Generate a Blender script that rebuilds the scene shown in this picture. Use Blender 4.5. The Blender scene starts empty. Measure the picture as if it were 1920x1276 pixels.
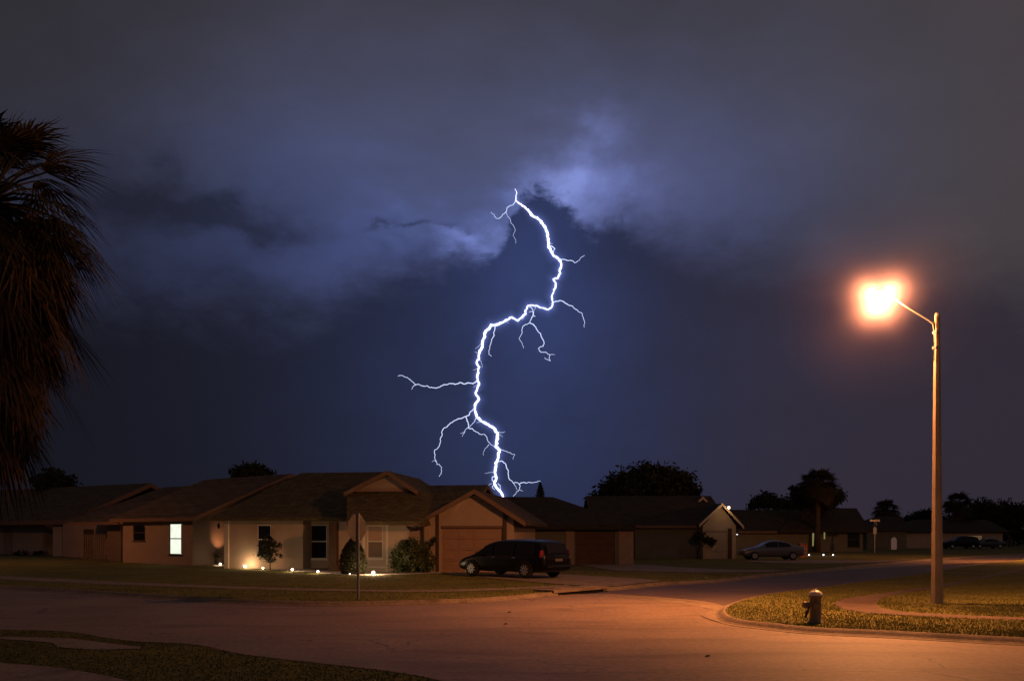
import bpy, bmesh, math, random
from mathutils import Vector, Matrix
random.seed(7)
R = math.radians
C = bpy.context.scene.collection
SC = bpy.context.scene
H, F, CX, HY = 1.9, 1600.0, 960.0, 1003.0      # camera height, focal length, principal axis, horizon of the 1920x1276 frame
PI = math.pi

def sstep(a, b, x):
    t = max(0.0, min(1.0, (x - a) / (b - a))); return t * t * (3 - 2 * t)
def terr(x, y):                                  # height of the lawn above the street
    return 0.10 + 0.16 * sstep(34, 64, y) * sstep(-6, -18, x)
def G(px, py, z=0.0):                            # point of the level z that the photograph shows at px, py
    Y = (H - z) * F / (py - HY)
    return Vector(((px - CX) / F * Y, Y, z))
def GL(px, py):                                  # the same on the lawn
    z = 0.1
    for _ in range(6):
        p = G(px, py, z); z = terr(p.x, p.y)
    return Vector((p.x, p.y, z))
def P(px, py, Y):
    return Vector(((px - CX) / F * Y, Y, H - (py - HY) / F * Y))

# ------------------------------------------------------------------ mesh builder
class MB:
    def __init__(s): s.v = []; s.f = []
    def add(s, vs, fs):
        n = len(s.v); s.v += [Vector(q) for q in vs]; s.f += [tuple(i + n for i in f) for f in fs]; return s
    def box(s, c, d, rz=0.0):
        c = Vector(c); cs, sn = math.cos(rz), math.sin(rz); vs = []
        for dx in (-.5, .5):
            for dy in (-.5, .5):
                for dz in (-.5, .5):
                    x, y = dx * d[0], dy * d[1]
                    vs.append((c.x + x * cs - y * sn, c.y + x * sn + y * cs, c.z + dz * d[2]))
        return s.add(vs, [(0, 1, 3, 2), (4, 6, 7, 5), (0, 4, 5, 1), (2, 3, 7, 6), (0, 2, 6, 4), (1, 5, 7, 3)])
    def hexa(s, q):                              # eight corners: 4 of one end, 4 of the other
        return s.add(q, [(3, 2, 1, 0), (4, 5, 6, 7), (0, 1, 5, 4), (1, 2, 6, 5), (2, 3, 7, 6), (3, 0, 4, 7)])
    def prism(s, poly, off):                     # closed prism: polygon swept by a vector
        n = len(poly); off = Vector(off); a = [Vector(q) for q in poly]; b = [q + off for q in a]
        return s.add(a + b, [tuple(range(n))[::-1], tuple(range(n, 2 * n))] + [(i, (i + 1) % n, n + (i + 1) % n, n + i) for i in range(n)])
    def tube(s, pts, rad, n=8, cap=True):
        pts = [Vector(q) for q in pts]; m = len(pts)
        if not isinstance(rad, (list, tuple)): rad = [rad] * m
        vs = []; fs = []; ref = None
        for i, p in enumerate(pts):
            t = (pts[min(i + 1, m - 1)] - pts[max(i - 1, 0)])
            if t.length < 1e-9: t = Vector((0, 0, 1))
            t.normalize()
            if ref is None: ref = Vector((1, 0, 0)) if abs(t.x) < .9 else Vector((0, 1, 0))
            a = (ref - t * ref.dot(t)).normalized(); ref = a; b = t.cross(a)
            for k in range(n):
                w = 2 * PI * k / n; vs.append(p + (a * math.cos(w) + b * math.sin(w)) * rad[i])
        for i in range(m - 1):
            for k in range(n):
                k2 = (k + 1) % n; fs.append((i * n + k, i * n + k2, (i + 1) * n + k2, (i + 1) * n + k))
        if cap: fs.append(tuple(range(n))[::-1]); fs.append(tuple((m - 1) * n + k for k in range(n)))
        return s.add(vs, fs)
    def lathe(s, prof, c=(0, 0, 0), n=20, axis='z'):   # prof: (radius, height)
        c = Vector(c); vs = []; fs = []; m = len(prof)
        for r, h in prof:
            for k in range(n):
                w = 2 * PI * k / n; x, y = r * math.cos(w), r * math.sin(w)
                vs.append(c + (Vector((x, y, h)) if axis == 'z' else Vector((x, h, -y)) if axis == 'y' else Vector((h, x, y))))
        for i in range(m - 1):
            for k in range(n):
                k2 = (k + 1) % n; fs.append((i * n + k, i * n + k2, (i + 1) * n + k2, (i + 1) * n + k))
        fs.append(tuple(range(n))[::-1]); fs.append(tuple((m - 1) * n + k for k in range(n)))
        return s.add(vs, fs)
    def build(s, name, mat, parent=None, smooth=False):
        off = parent_origin(parent)
        me = bpy.data.meshes.new(name); me.from_pydata([tuple(q - off) for q in s.v], [], s.f); me.materials.append(mat)
        if smooth: me.polygons.foreach_set('use_smooth', [True] * len(me.polygons))
        me.update()
        o = bpy.data.objects.new(name, me); C.objects.link(o)
        if parent is not None: o.parent = parent
        return o
def parent_origin(p):
    off = Vector((0, 0, 0))
    while p is not None:
        off += p.location; p = p.parent
    return off
def tag(o, label, cat, group=None):
    o['label'] = label; o['category'] = cat
    if group: o['group'] = group
    return o
def thing(name, loc, label, cat, group=None):
    o = bpy.data.objects.new(name, None); C.objects.link(o); o.location = loc; o.empty_display_size = .3
    return tag(o, label, cat, group)
def struct(o, kind='structure'):
    o['kind'] = kind; return o

# ------------------------------------------------------------------ materials
def mat(name, c1, c2=None, scale=4.0, rough=.75, bump=0.0, spec=.3, metal=0.0, detail=6, bscale=None, coat=0.0):
    m = bpy.data.materials.new(name); m.use_nodes = True; t = m.node_tree; b = t.nodes['Principled BSDF']
    b.inputs['Roughness'].default_value = rough; b.inputs['Metallic'].default_value = metal
    b.inputs['Specular IOR Level'].default_value = spec; b.inputs['Coat Weight'].default_value = coat
    if c2 is None: b.inputs['Base Color'].default_value = (*c1, 1)
    tc = t.nodes.new('ShaderNodeTexCoord')
    if c2 is not None:
        n = t.nodes.new('ShaderNodeTexNoise'); n.inputs['Scale'].default_value = scale; n.inputs['Detail'].default_value = detail
        n.inputs['Roughness'].default_value = .65
        t.links.new(tc.outputs['Object'], n.inputs['Vector'])
        r = t.nodes.new('ShaderNodeValToRGB'); r.color_ramp.elements[0].position = .32; r.color_ramp.elements[1].position = .68
        r.color_ramp.elements[0].color = (*c1, 1); r.color_ramp.elements[1].color = (*c2, 1)
        t.links.new(n.outputs['Fac'], r.inputs['Fac']); t.links.new(r.outputs['Color'], b.inputs['Base Color'])
    if bump:
        n2 = t.nodes.new('ShaderNodeTexNoise'); n2.inputs['Scale'].default_value = bscale or scale * 6; n2.inputs['Detail'].default_value = 4
        t.links.new(tc.outputs['Object'], n2.inputs['Vector'])
        bp = t.nodes.new('ShaderNodeBump'); bp.inputs['Strength'].default_value = bump; bp.inputs['Distance'].default_value = .02
        t.links.new(n2.outputs['Fac'], bp.inputs['Height']); t.links.new(bp.outputs['Normal'], b.inputs['Normal'])
    return m
def emis(name, col, strength, sample=True):
    m = bpy.data.materials.new(name); m.use_nodes = True; t = m.node_tree; t.nodes.clear()
    e = t.nodes.new('ShaderNodeEmission'); e.inputs['Color'].default_value = (*col, 1); e.inputs['Strength'].default_value = strength
    o = t.nodes.new('ShaderNodeOutputMaterial'); t.links.new(e.outputs[0], o.inputs['Surface'])
    if not sample: m.cycles.emission_sampling = 'NONE'
    return m

def layered(name, lo, hi, scales, rough, bump, spec=.3, dirt=None):   # two scales of mottling + specks, for ground surfaces
    m = mat(name, lo, hi, scales[0], rough, 0, spec); t = m.node_tree; b = t.nodes['Principled BSDF']
    col = b.inputs['Base Color'].links[0].from_socket; tc = [n for n in t.nodes if n.type == 'TEX_COORD'][0]
    n2 = t.nodes.new('ShaderNodeTexNoise'); n2.inputs['Scale'].default_value = scales[1]; n2.inputs['Detail'].default_value = 8; n2.inputs['Roughness'].default_value = .7
    t.links.new(tc.outputs['Object'], n2.inputs['Vector'])
    mr = t.nodes.new('ShaderNodeMapRange'); mr.inputs[1].default_value = .3; mr.inputs[2].default_value = .7; mr.inputs[3].default_value = .55; mr.inputs[4].default_value = 1.35
    t.links.new(n2.outputs['Fac'], mr.inputs[0])
    mx = t.nodes.new('ShaderNodeMix'); mx.data_type = 'RGBA'; mx.blend_type = 'MULTIPLY'; mx.inputs[0].default_value = 1
    t.links.new(col, mx.inputs[6]); t.links.new(mr.outputs[0], mx.inputs[7]); out = mx.outputs[2]
    if dirt:
        n3 = t.nodes.new('ShaderNodeTexNoise'); n3.inputs['Scale'].default_value = dirt[1]; n3.inputs['Detail'].default_value = 5; n3.inputs['Distortion'].default_value = .8
        mp = t.nodes.new('ShaderNodeMapping'); mp.inputs['Scale'].default_value = dirt[3]; mp.inputs['Rotation'].default_value = (0, 0, R(28))
        t.links.new(tc.outputs['Object'], mp.inputs['Vector']); t.links.new(mp.outputs[0], n3.inputs['Vector'])
        r3 = t.nodes.new('ShaderNodeMapRange'); r3.inputs[1].default_value = .5; r3.inputs[2].default_value = .72; r3.inputs[4].default_value = dirt[2]
        t.links.new(n3.outputs['Fac'], r3.inputs[0])
        m2 = t.nodes.new('ShaderNodeMix'); m2.data_type = 'RGBA'; t.links.new(r3.outputs[0], m2.inputs[0]); t.links.new(out, m2.inputs[6])
        m2.inputs[7].default_value = (*dirt[0], 1); out = m2.outputs[2]
    t.links.new(out, b.inputs['Base Color'])
    bp = t.nodes.new('ShaderNodeBump'); bp.inputs['Strength'].default_value = bump; bp.inputs['Distance'].default_value = .015
    n4 = t.nodes.new('ShaderNodeTexNoise'); n4.inputs['Scale'].default_value = scales[1] * 3; n4.inputs['Detail'].default_value = 5
    t.links.new(tc.outputs['Object'], n4.inputs['Vector']); t.links.new(n4.outputs['Fac'], bp.inputs['Height']); t.links.new(bp.outputs['Normal'], b.inputs['Normal'])
    return m

def shingle(name, c1, c2):
    m = mat(name, c1, c2, 1.4, .9, 0, .15); t = m.node_tree; b = t.nodes['Principled BSDF']
    tc = [n for n in t.nodes if n.type == 'TEX_COORD'][0]; col = b.inputs['Base Color'].links[0].from_socket
    mp = t.nodes.new('ShaderNodeMapping'); mp.inputs['Scale'].default_value = (1, 1, 2.3)
    sx = t.nodes.new('ShaderNodeSeparateXYZ'); t.links.new(tc.outputs['Object'], mp.inputs['Vector']); t.links.new(mp.outputs[0], sx.inputs[0])
    ad = t.nodes.new('ShaderNodeMath'); ad.operation = 'ADD'; t.links.new(sx.outputs[0], ad.inputs[0]); t.links.new(sx.outputs[1], ad.inputs[1])
    cb = t.nodes.new('ShaderNodeCombineXYZ'); t.links.new(ad.outputs[0], cb.inputs[0]); t.links.new(sx.outputs[2], cb.inputs[1])
    br = t.nodes.new('ShaderNodeTexBrick'); br.inputs['Scale'].default_value = 1.0; br.inputs['Brick Width'].default_value = .33; br.inputs['Row Height'].default_value = .16 * 1.0
    br.inputs['Mortar Size'].default_value = .012; br.inputs['Color1'].default_value = (.75, .75, .75, 1); br.inputs['Color2'].default_value = (1.2, 1.2, 1.2, 1); br.inputs['Mortar'].default_value = (.35, .35, .35, 1)
    t.links.new(cb.outputs[0], br.inputs['Vector'])
    mx = t.nodes.new('ShaderNodeMix'); mx.data_type = 'RGBA'; mx.blend_type = 'MULTIPLY'; mx.inputs[0].default_value = 1
    t.links.new(col, mx.inputs[6]); t.links.new(br.outputs['Color'], mx.inputs[7]); t.links.new(mx.outputs[2], b.inputs['Base Color'])
    bp = t.nodes.new('ShaderNodeBump'); bp.inputs['Strength'].default_value = .5; bp.inputs['Distance'].default_value = .02
    t.links.new(br.outputs['Fac'], bp.inputs['Height']); bp.invert = True; t.links.new(bp.outputs['Normal'], b.inputs['Normal'])
    return m

M = {}
M['road'] = layered('road_surface', (.22, .15, .098), (.31, .21, .138), (.35, 9.0), .6, .35, .3, dirt=((.13, .085, .055), .8, .75, (.35, 1.3, 1)))
def cracks(m, scale, width, dark):                # wandering cracks and sealed seams
    t = m.node_tree; b = t.nodes['Principled BSDF']; col = b.inputs['Base Color'].links[0].from_socket; tc = [n for n in t.nodes if n.type == 'TEX_COORD'][0]
    n = t.nodes.new('ShaderNodeTexNoise'); n.inputs['Scale'].default_value = .9; n.inputs['Detail'].default_value = 6; t.links.new(tc.outputs['Object'], n.inputs['Vector'])
    va = t.nodes.new('ShaderNodeVectorMath'); va.operation = 'MULTIPLY_ADD'; va.inputs[1].default_value = (1.6, 1.6, 0); t.links.new(n.outputs['Color'], va.inputs[0]); t.links.new(tc.outputs['Object'], va.inputs[2])
    v = t.nodes.new('ShaderNodeTexVoronoi'); v.feature = 'DISTANCE_TO_EDGE'; v.inputs['Scale'].default_value = scale; t.links.new(va.outputs[0], v.inputs['Vector'])
    n3 = t.nodes.new('ShaderNodeTexNoise'); n3.inputs['Scale'].default_value = .25; t.links.new(tc.outputs['Object'], n3.inputs['Vector'])
    r1 = t.nodes.new('ShaderNodeMapRange'); r1.inputs[1].default_value = 0; r1.inputs[2].default_value = width * scale; r1.inputs[3].default_value = 1; r1.inputs[4].default_value = 0; t.links.new(v.outputs['Distance'], r1.inputs[0])
    r2 = t.nodes.new('ShaderNodeMapRange'); r2.inputs[1].default_value = .42; r2.inputs[2].default_value = .58; t.links.new(n3.outputs['Fac'], r2.inputs[0])
    mu = t.nodes.new('ShaderNodeMath'); mu.operation = 'MULTIPLY'; t.links.new(r1.outputs[0], mu.inputs[0]); t.links.new(r2.outputs[0], mu.inputs[1])
    mx = t.nodes.new('ShaderNodeMix'); mx.data_type = 'RGBA'; t.links.new(mu.outputs[0], mx.inputs[0]); t.links.new(col, mx.inputs[6]); mx.inputs[7].default_value = (*dark, 1); t.links.new(mx.outputs[2], b.inputs['Base Color'])
cracks(M['road'], .28, .028, (.06, .042, .03))
M['asphaltdim'] = layered('dimmed_asphalt', (.10, .07, .056), (.145, .10, .078), (.5, 11.0), .6, .3, .35, dirt=((.045, .035, .03), .8, .6, (.4, 1.2, 1)))  # darker colour stands in for the lamp's cutoff over the cross street
M['kerb'] = layered('kerb_concrete', (.20, .145, .10), (.30, .22, .155), (1.2, 14), .8, .3, dirt=((.10, .07, .05), 1.8, .7, (1, 1, 1)))
M['walk'] = layered('walk_concrete', (.25, .185, .145), (.32, .24, .185), (.8, 12), .8, .25, dirt=((.10, .08, .05), 1.4, .6, (1, 1, 1)))
M['path'] = layered('path_concrete', (.105, .066, .048), (.155, .10, .073), (.8, 12), .85, .3, dirt=((.06, .045, .03), 1.4, .6, (1, 1, 1)))
M['lawn'] = layered('lawn_grass', (.12, .115, .03), (.20, .175, .05), (.55, 7.0), .95, .9, .1, dirt=((.075, .075, .022), .35, .7, (1, 1, 1)))
M['far'] = layered('far_ground', (.05, .055, .02), (.09, .085, .03), (.2, 3), .95, .3, .1)
M['blade'] = mat('grass_blade', (.125, .14, .03), (.215, .205, .055), 1.3, .7, 0, .2)
M['bladedark'] = mat('grass_blade_dark', (.10, .10, .03), (.17, .15, .05), 1.1, .8, 0, .1)
M['bed'] = layered('bed_gravel', (.42, .36, .30), (.62, .55, .47), (6, 24), .85, .8)
M['stucco'] = mat('stucco_pink', (.30, .22, .17), (.36, .27, .21), 1.1, .9, .35, .2, bscale=40)
M['stucco2'] = mat('stucco_sand', (.36, .27, .20), (.42, .32, .24), 1.1, .9, .35, .2, bscale=40)
M['stucco3'] = mat('stucco_grey', (.15, .145, .115), (.19, .18, .145), 1.1, .9, .35, .2, bscale=40)
M['pale'] = mat('pale_wall', (.40, .34, .27), (.46, .39, .31), 1.3, .85, .2, .2)
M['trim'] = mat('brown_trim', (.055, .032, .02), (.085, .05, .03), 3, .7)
M['fascia'] = mat('fascia_board', (.15, .09, .06), (.19, .12, .08), 3, .7)
M['lighttrim'] = mat('light_trim', (.48, .40, .32), (.54, .46, .37), 3, .6)
M['white'] = mat('white_paint', (.62, .58, .52), (.68, .64, .58), 3, .55)
M['gdoor'] = mat('garage_panel', (.31, .19, .12), (.36, .225, .145), 2, .65)
M['bdoor'] = mat('brown_garage_panel', (.09, .048, .03), (.13, .07, .043), 2, .7)
M['roofA'] = shingle('shingle_brown', (.080, .060, .036), (.120, .090, .056))
M['roofB'] = shingle('shingle_olive', (.090, .074, .040), (.132, .108, .058))
M['roofD'] = shingle('shingle_dark', (.044, .037, .025), (.068, .056, .038))
M['glass'] = mat('dark_glass', (.010, .009, .009), None, rough=.14, spec=.28)
M['reflectpane'] = mat('pane_reflection', (.30, .19, .13), (.34, .22, .15), 3, .5)  # bright reflection put into the upper pane's colour
M['screen'] = mat('window_screen', (.12, .085, .065), (.14, .10, .075), 5, .7)
M['wood'] = mat('fence_wood', (.12, .085, .065), (.17, .12, .09), 4, .85, .3)
M['bark'] = mat('tree_bark', (.07, .05, .035), (.11, .08, .055), 6, .9, .5)
M['leaf'] = mat('leaf_green', (.035, .045, .016), (.07, .08, .03), .9, .6, 0, .25)
M['leafdark'] = mat('leaf_dark', (.022, .026, .013), (.04, .044, .02), .9, .7, 0, .2)
M['frond'] = mat('palm_frond', (.030, .026, .011), (.055, .045, .02), .8, .7, 0, .2)
M['deadfrond'] = mat('dead_frond', (.04, .028, .016), (.11, .073, .038), .9, .85, 0, .1)
M['conc'] = mat('pole_concrete', (.38, .30, .22), (.50, .40, .30), 2.2, .85, .3, .2, bscale=60)
M['metal'] = mat('grey_metal', (.35, .34, .33), (.42, .41, .39), 8, .45, 0, .5, .7)
M['darkmetal'] = mat('dark_metal', (.05, .045, .04), None, rough=.5, metal=.6)
M['black'] = mat('black_paint', (.004, .003, .003), None, rough=.32, spec=.2, coat=.12)
M['silver'] = mat('silver_paint', (.14, .137, .137), None, rough=.3, spec=.5, metal=.4, coat=.5)
M['bluepaint'] = mat('blue_paint', (.03, .03, .045), None, rough=.25, spec=.5, coat=.5)
M['rubber'] = mat('tyre_rubber', (.02, .018, .017), None, rough=.85)
M['rim'] = mat('alloy_rim', (.55, .53, .52), None, rough=.35, metal=.8)
M['redlens'] = mat('red_lens', (.22, .01, .008), None, rough=.12, spec=.6, coat=.6)
M['chrome'] = mat('chrome_trim', (.75, .72, .7), None, rough=.12, metal=1)
M['plate'] = mat('number_plate', (.10, .095, .09), None, rough=.5)
M['signred'] = mat('sign_red', (.45, .02, .02), None, rough=.4)
M['hydrant'] = mat('hydrant_paint', (.17, .135, .10), (.24, .195, .145), 14, .6, .4, .4)
M['hydrantcap'] = mat('hydrant_cap_paint', (.62, .58, .52), (.7, .66, .6), 14, .4, .2, .5)
M['hole'] = mat('drain_dark', (.008, .007, .006), None, rough=1)

# ------------------------------------------------------------------ camera
cam = bpy.data.cameras.new('camera'); co = bpy.data.objects.new('camera', cam); C.objects.link(co)
co.location = (0, 0, H); co.rotation_euler = (R(90), 0, 0)
cam.sensor_width = 36; cam.lens = 36 * F / 1920; cam.shift_y = (HY - 638) / 1920; cam.clip_end = 6000; cam.clip_start = .1
SC.camera = co

# ------------------------------------------------------------------ the ground
def sheet(name, poly, z, m, cut=None, follow=False):
    bm = bmesh.new(); vs = [bm.verts.new((p.x, p.y, z)) for p in poly]; bm.faces.new(vs)
    bmesh.ops.triangulate(bm, faces=bm.faces[:])
    if cut:
        for _ in range(7):
            es = [e for e in bm.edges if e.calc_length() > cut * (1 + .05 * max(0, (e.verts[0].co.y - 20)) ** .9)]
            if not es: break
            bmesh.ops.subdivide_edges(bm, edges=es, cuts=1); bmesh.ops.triangulate(bm, faces=[f for f in bm.faces if len(f.verts) > 3])
    for v in bm.verts:
        if follow: v.co.z = terr(v.co.x, v.co.y) + z
    bm.normal_update()
    for f in bm.faces:
        if f.normal.z < 0: f.normal_flip()
    me = bpy.data.meshes.new(name); bm.to_mesh(me); bm.free(); me.materials.append(m)
    o = bpy.data.objects.new(name, me); C.objects.link(o); return struct(o)
def smooth_line(pts, n=5):                        # Catmull-Rom through the points
    pts = [Vector(p) for p in pts]; out = []
    for i in range(len(pts) - 1):
        p0, p1, p2, p3 = pts[max(i - 1, 0)], pts[i], pts[i + 1], pts[min(i + 2, len(pts) - 1)]
        for k in range(n):
            t = k / n
            out.append(.5 * ((2 * p1) + (p2 - p0) * t + (2 * p0 - 5 * p1 + 4 * p2 - p3) * t * t + (3 * p1 - p0 - 3 * p2 + p3) * t ** 3))
    out.append(pts[-1]); return out
BIG = 900
sheet('ground', [Vector((-BIG, -60, 0)), Vector((BIG, -60, 0)), Vector((BIG, 1500, 0)), Vector((-BIG, 1500, 0))], -.03, M['far'])
sheet('road', [Vector((-70, -30, 0)), Vector((95, -30, 0)), Vector((95, 150, 0)), Vector((-70, 150, 0))], 0.0, M['road'])

k1 = [(-520, 1076), (-250, 1090), (0, 1103), (150, 1112), (300, 1122), (450, 1131), (600, 1135), (750, 1133), (900, 1128), (1000, 1120), (1045, 1115.5)]
k1b = [(1136, 1107.5), (1180, 1103), (1250, 1096), (1345, 1091), (1420, 1082), (1500, 1074), (1580, 1066), (1680, 1055.5), (1800, 1046), (1920, 1039.5), (2060, 1033)]
e1 = smooth_line([G(*p) for p in k1]); e1b = smooth_line([G(*p) for p in k1b])
def kerb(name, line, side, wid=.16, h=.105, gut=.16):   # a rounded concrete kerb with its gutter pan, swept along the lawn edge
    prof = [(-gut, -.01), (-gut, .008), (-.06, .014), (-.0, .04), (.06, .085), (.11, .112), (.17, .113), (.17, -.01)]
    mb = MB(); m = len(line); vs = []; fs = []
    for i, p in enumerate(line):
        t = (line[min(i + 1, m - 1)] - line[max(i - 1, 0)]); t.z = 0; t.normalize()
        nrm = Vector((-t.y, t.x, 0)) * side
        for a, b in prof: vs.append(Vector((p.x, p.y, 0)) + nrm * a + Vector((0, 0, b)))
    k = len(prof)
    for i in range(m - 1):
        for j in range(k):
            j2 = (j + 1) % k; fs.append((i * k + j, i * k + j2, (i + 1) * k + j2, (i + 1) * k + j))
    fs.append(tuple(range(k))[::-1]); fs.append(tuple((m - 1) * k + j for j in range(k)))
    mb.add(vs, fs); return struct(mb.build(name, M['kerb']))
kerb('kerb', e1, 1); kerb('kerb', e1b, 1)
sheet('cross_street', smooth_line([G(*p) for p in [(1050, 1113), (1140, 1112), (1190, 1115), (1250, 1119.5), (1320, 1126), (1362, 1136)]], 4) + [G(*p) for p in [(1420, 1126), (1524, 1112), (1701, 1086), (1772, 1073), (1860, 1059), (1920, 1052), (2090, 1037), (1920, 1051), (1800, 1057.5), (1700, 1061), (1600, 1066.5), (1500, 1075), (1420, 1083), (1345, 1092.2), (1250, 1097.2), (1180, 1104.3), (1130, 1109.5), (1060, 1115)]], .004, M['asphaltdim'])
vg_ = smooth_line([G(*p) for p in [(1150, 1114), (1190, 1116.5), (1250, 1121), (1320, 1127.5), (1362, 1137)]], 4); vg2 = smooth_line([G(*p) for p in [(1150, 1118), (1190, 1122.5), (1250, 1128.5), (1310, 1137), (1350, 1147)]], 4)
sheet('valley_gutter', vg_ + vg2[::-1], .006, M['kerb'])
gap = [e1[-1], e1b[0]]
lawn1 = e1 + e1b + [Vector((95, 150, 0)), Vector((-70, 150, 0)), Vector((-70, e1[0].y, 0))]
def inset(line, d):
    m = len(line); out = []
    for i, p in enumerate(line):
        t = (line[min(i + 1, m - 1)] - line[max(i - 1, 0)]); t.z = 0; t.normalize(); out.append(p + Vector((-t.y, t.x, 0)) * d)
    return out
lawn1 = inset(e1, .15) + inset(e1b, .15) + [Vector((95, 150, 0)), Vector((-70, 150, 0)), Vector((-70, e1[0].y + .2, 0))]
sheet('lawn', lawn1, 0.0, M['lawn'], 2.5, True)

# storm drain inlet between the two kerbs
a, b = gap; d = (b - a); L = d.length; ang = math.atan2(d.y, d.x); nrm = Vector((-d.y, d.x, 0)).normalized(); mid = (a + b) / 2
dr = thing('storm_drain', mid, 'concrete kerb inlet with a long dark mouth at the street corner', 'storm drain')
MB().box(mid + nrm * .42 + Vector((0, 0, .125)), (L + .35, .84, .09), ang).build('cover_slab', M['kerb'], dr)
MB().box(mid + nrm * .30 + Vector((0, 0, .038)), (L - .1, .5, .07), ang).build('mouth', M['hole'], dr)
for s in (-1, 1): MB().box(mid + d.normalized() * s * (L / 2 + .02) + nrm * .36 + Vector((0, 0, .04)), (.2, .66, .085), ang).build('cheek', M['kerb'], dr)
for s in (-.22, .25): MB().box(mid + d.normalized() * s * L + nrm * .45 + Vector((0, 0, .176)), (.62, .5, .014), ang).build('lid', M['walk'], dr)

# corner lawn with the hydrant and the lamp
c2 = [(2100, 1026), (1920, 1050), (1860, 1057), (1772, 1070), (1701, 1082), (1595, 1097), (1524, 1107), (1453, 1116), (1395, 1127), (1358, 1141), (1347, 1152), (1356, 1164), (1385, 1172), (1435, 1178), (1523, 1187), (1665, 1194), (1807, 1202), (1920, 1208), (2200, 1222)]
e2 = smooth_line([G(*p) for p in c2]); kerb('kerb', e2, 1)
sheet('lawn', inset(e2, .15) + [Vector((45, e2[-1].y, 0)), Vector((80, 60, 0))], .105, M['lawn'], 1.2)
ramp = [G(1314, 1152, .02), G(1330, 1145, .02), G(1347, 1139, .02), G(1345, 1152, .02), G(1352, 1164, .02), G(1332, 1160, .02)]
sheet('kerb_ramp', smooth_line(ramp + [ramp[0]], 4)[:-1], .0135, M['kerb'])
def ribbon(name, up, lo, z, m, follow=False, zg=.105):
    g = (lambda p: GL(*p)) if follow else (lambda p: G(p[0], p[1], zg))
    poly = smooth_line([g(p) for p in up], 4) + smooth_line([g(p) for p in lo], 4)[::-1]
    return sheet(name, poly, z, m, 2.0 if follow else None, follow)
ribbon('sidewalk', [(1916, 1064), (1816, 1085), (1741, 1100), (1653, 1112), (1595, 1120), (1563, 1130), (1580, 1141), (1616, 1147.5), (1691, 1153), (1816, 1159), (1990, 1164)],
       [(1925, 1067), (1830, 1087), (1752, 1103), (1682, 1113), (1652, 1122), (1643, 1131), (1653, 1139), (1691, 1146), (1791, 1152), (1900, 1156.5), (2000, 1158)], .112, M['path'])
# pavement across the far lawn, drive, flower bed
ribbon('sidewalk', [(-480, 1060), (-200, 1070), (0, 1079), (250, 1091.5), (500, 1101), (650, 1104.5), (820, 1105.5), (960, 1101), (1060, 1096)],
       [(-480, 1065), (-200, 1077), (0, 1086), (250, 1097), (500, 1105), (650, 1108), (820, 1109), (970, 1104.5), (1075, 1099)], .012, M['walk'], True)
sheet('driveway', smooth_line([GL(*p) for p in [(824, 1073.5), (948, 1072.5), (1060, 1077), (1170, 1083), (1236, 1088)]], 4) + smooth_line([GL(*p) for p in [(1238, 1089.5), (1190, 1094.5), (1140, 1099), (1050, 1095), (930, 1085)]], 4), .02, M['walk'], 2, True)
sheet('driveway', smooth_line([GL(*p) for p in [(1078, 1057.5), (1190, 1057.5), (1330, 1066), (1475, 1068.5)]], 4) + smooth_line([GL(*p) for p in [(1450, 1071.5), (1300, 1073), (1150, 1069)]], 4), .016, M['walk'], 2, True)
sheet('driveway', smooth_line([GL(*p) for p in [(1380, 1050), (1530, 1049), (1640, 1050.5), (1730, 1046.5)]], 4) + smooth_line([GL(*p) for p in [(1650, 1053.5), (1560, 1056), (1440, 1055)]], 4), .016, M['walk'], 2, True)
bedo = ribbon('gravel_bed', [(405, 1056), (470, 1059), (560, 1061.5), (640, 1066), (740, 1069), (826, 1071)], [(398, 1061), (460, 1064.5), (548, 1070.5), (600, 1074.5), (665, 1078.5), (740, 1077.5), (826, 1074.5)], .022, M['bed'], True)
# the lawn at the camera's own kerb
c3 = [(-320, 1183), (0, 1189), (130, 1192), (205, 1203), (270, 1212), (380, 1218), (480, 1238), (680, 1262), (800, 1279), (900, 1310), (960, 1400), (980, 1560)]
e3 = smooth_line([G(*p) for p in c3]); kerb('kerb', e3[::-1], 1)
sheet('lawn', [p + Vector((-.09, -.12, 0)) for p in e3] + [Vector((-14, e3[-1].y, 0))], .105, M['lawn'], 1.2)
ribbon('sidewalk', [(-180, 1226), (0, 1243), (90, 1250), (165, 1261), (260, 1283), (330, 1320)], [(-180, 1310), (-100, 1350), (0, 1400), (60, 1430), (100, 1450), (140, 1480)], .118, M['walk'])
ribbon('concrete_apron', [(-60, 1192), (20, 1194), (110, 1196), (150, 1199), (205, 1206), (265, 1213)], [(-60, 1197), (15, 1199), (95, 1205), (110, 1213), (180, 1218), (262, 1216)], .116, M['walk'])

# grass blades where the lamp shows them
def blades(name, pts, hgt, m, w=.012):
    mb_v = []; mb_f = []
    for (x, y, z) in pts:
        h = hgt * random.uniform(.45, 1.25); a = random.uniform(0, 2 * PI); lean = random.uniform(.1, .7) * h
        dx, dy = math.cos(a) * w * random.uniform(.6, 1.3), math.sin(a) * w; b = random.uniform(0, 2 * PI); lx, ly = math.cos(b) * lean, math.sin(b) * lean
        n = len(mb_v)
        mb_v += [(x - dx, y - dy, z), (x + dx, y + dy, z), (x + dx * .7 + lx * .45, y + dy * .7 + ly * .45, z + h * .65), (x - dx * .7 + lx * .45, y - dy * .7 + ly * .45, z + h * .65), (x + lx, y + ly, z + h)]
        mb_f += [(n, n + 1, n + 2, n + 3), (n + 3, n + 2, n + 4)]
    me = bpy.data.meshes.new(name); me.from_pydata(mb_v, [], mb_f); me.materials.append(m)
    o = bpy.data.objects.new(name, me); C.objects.link(o); struct(o, 'stuff'); return o
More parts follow.
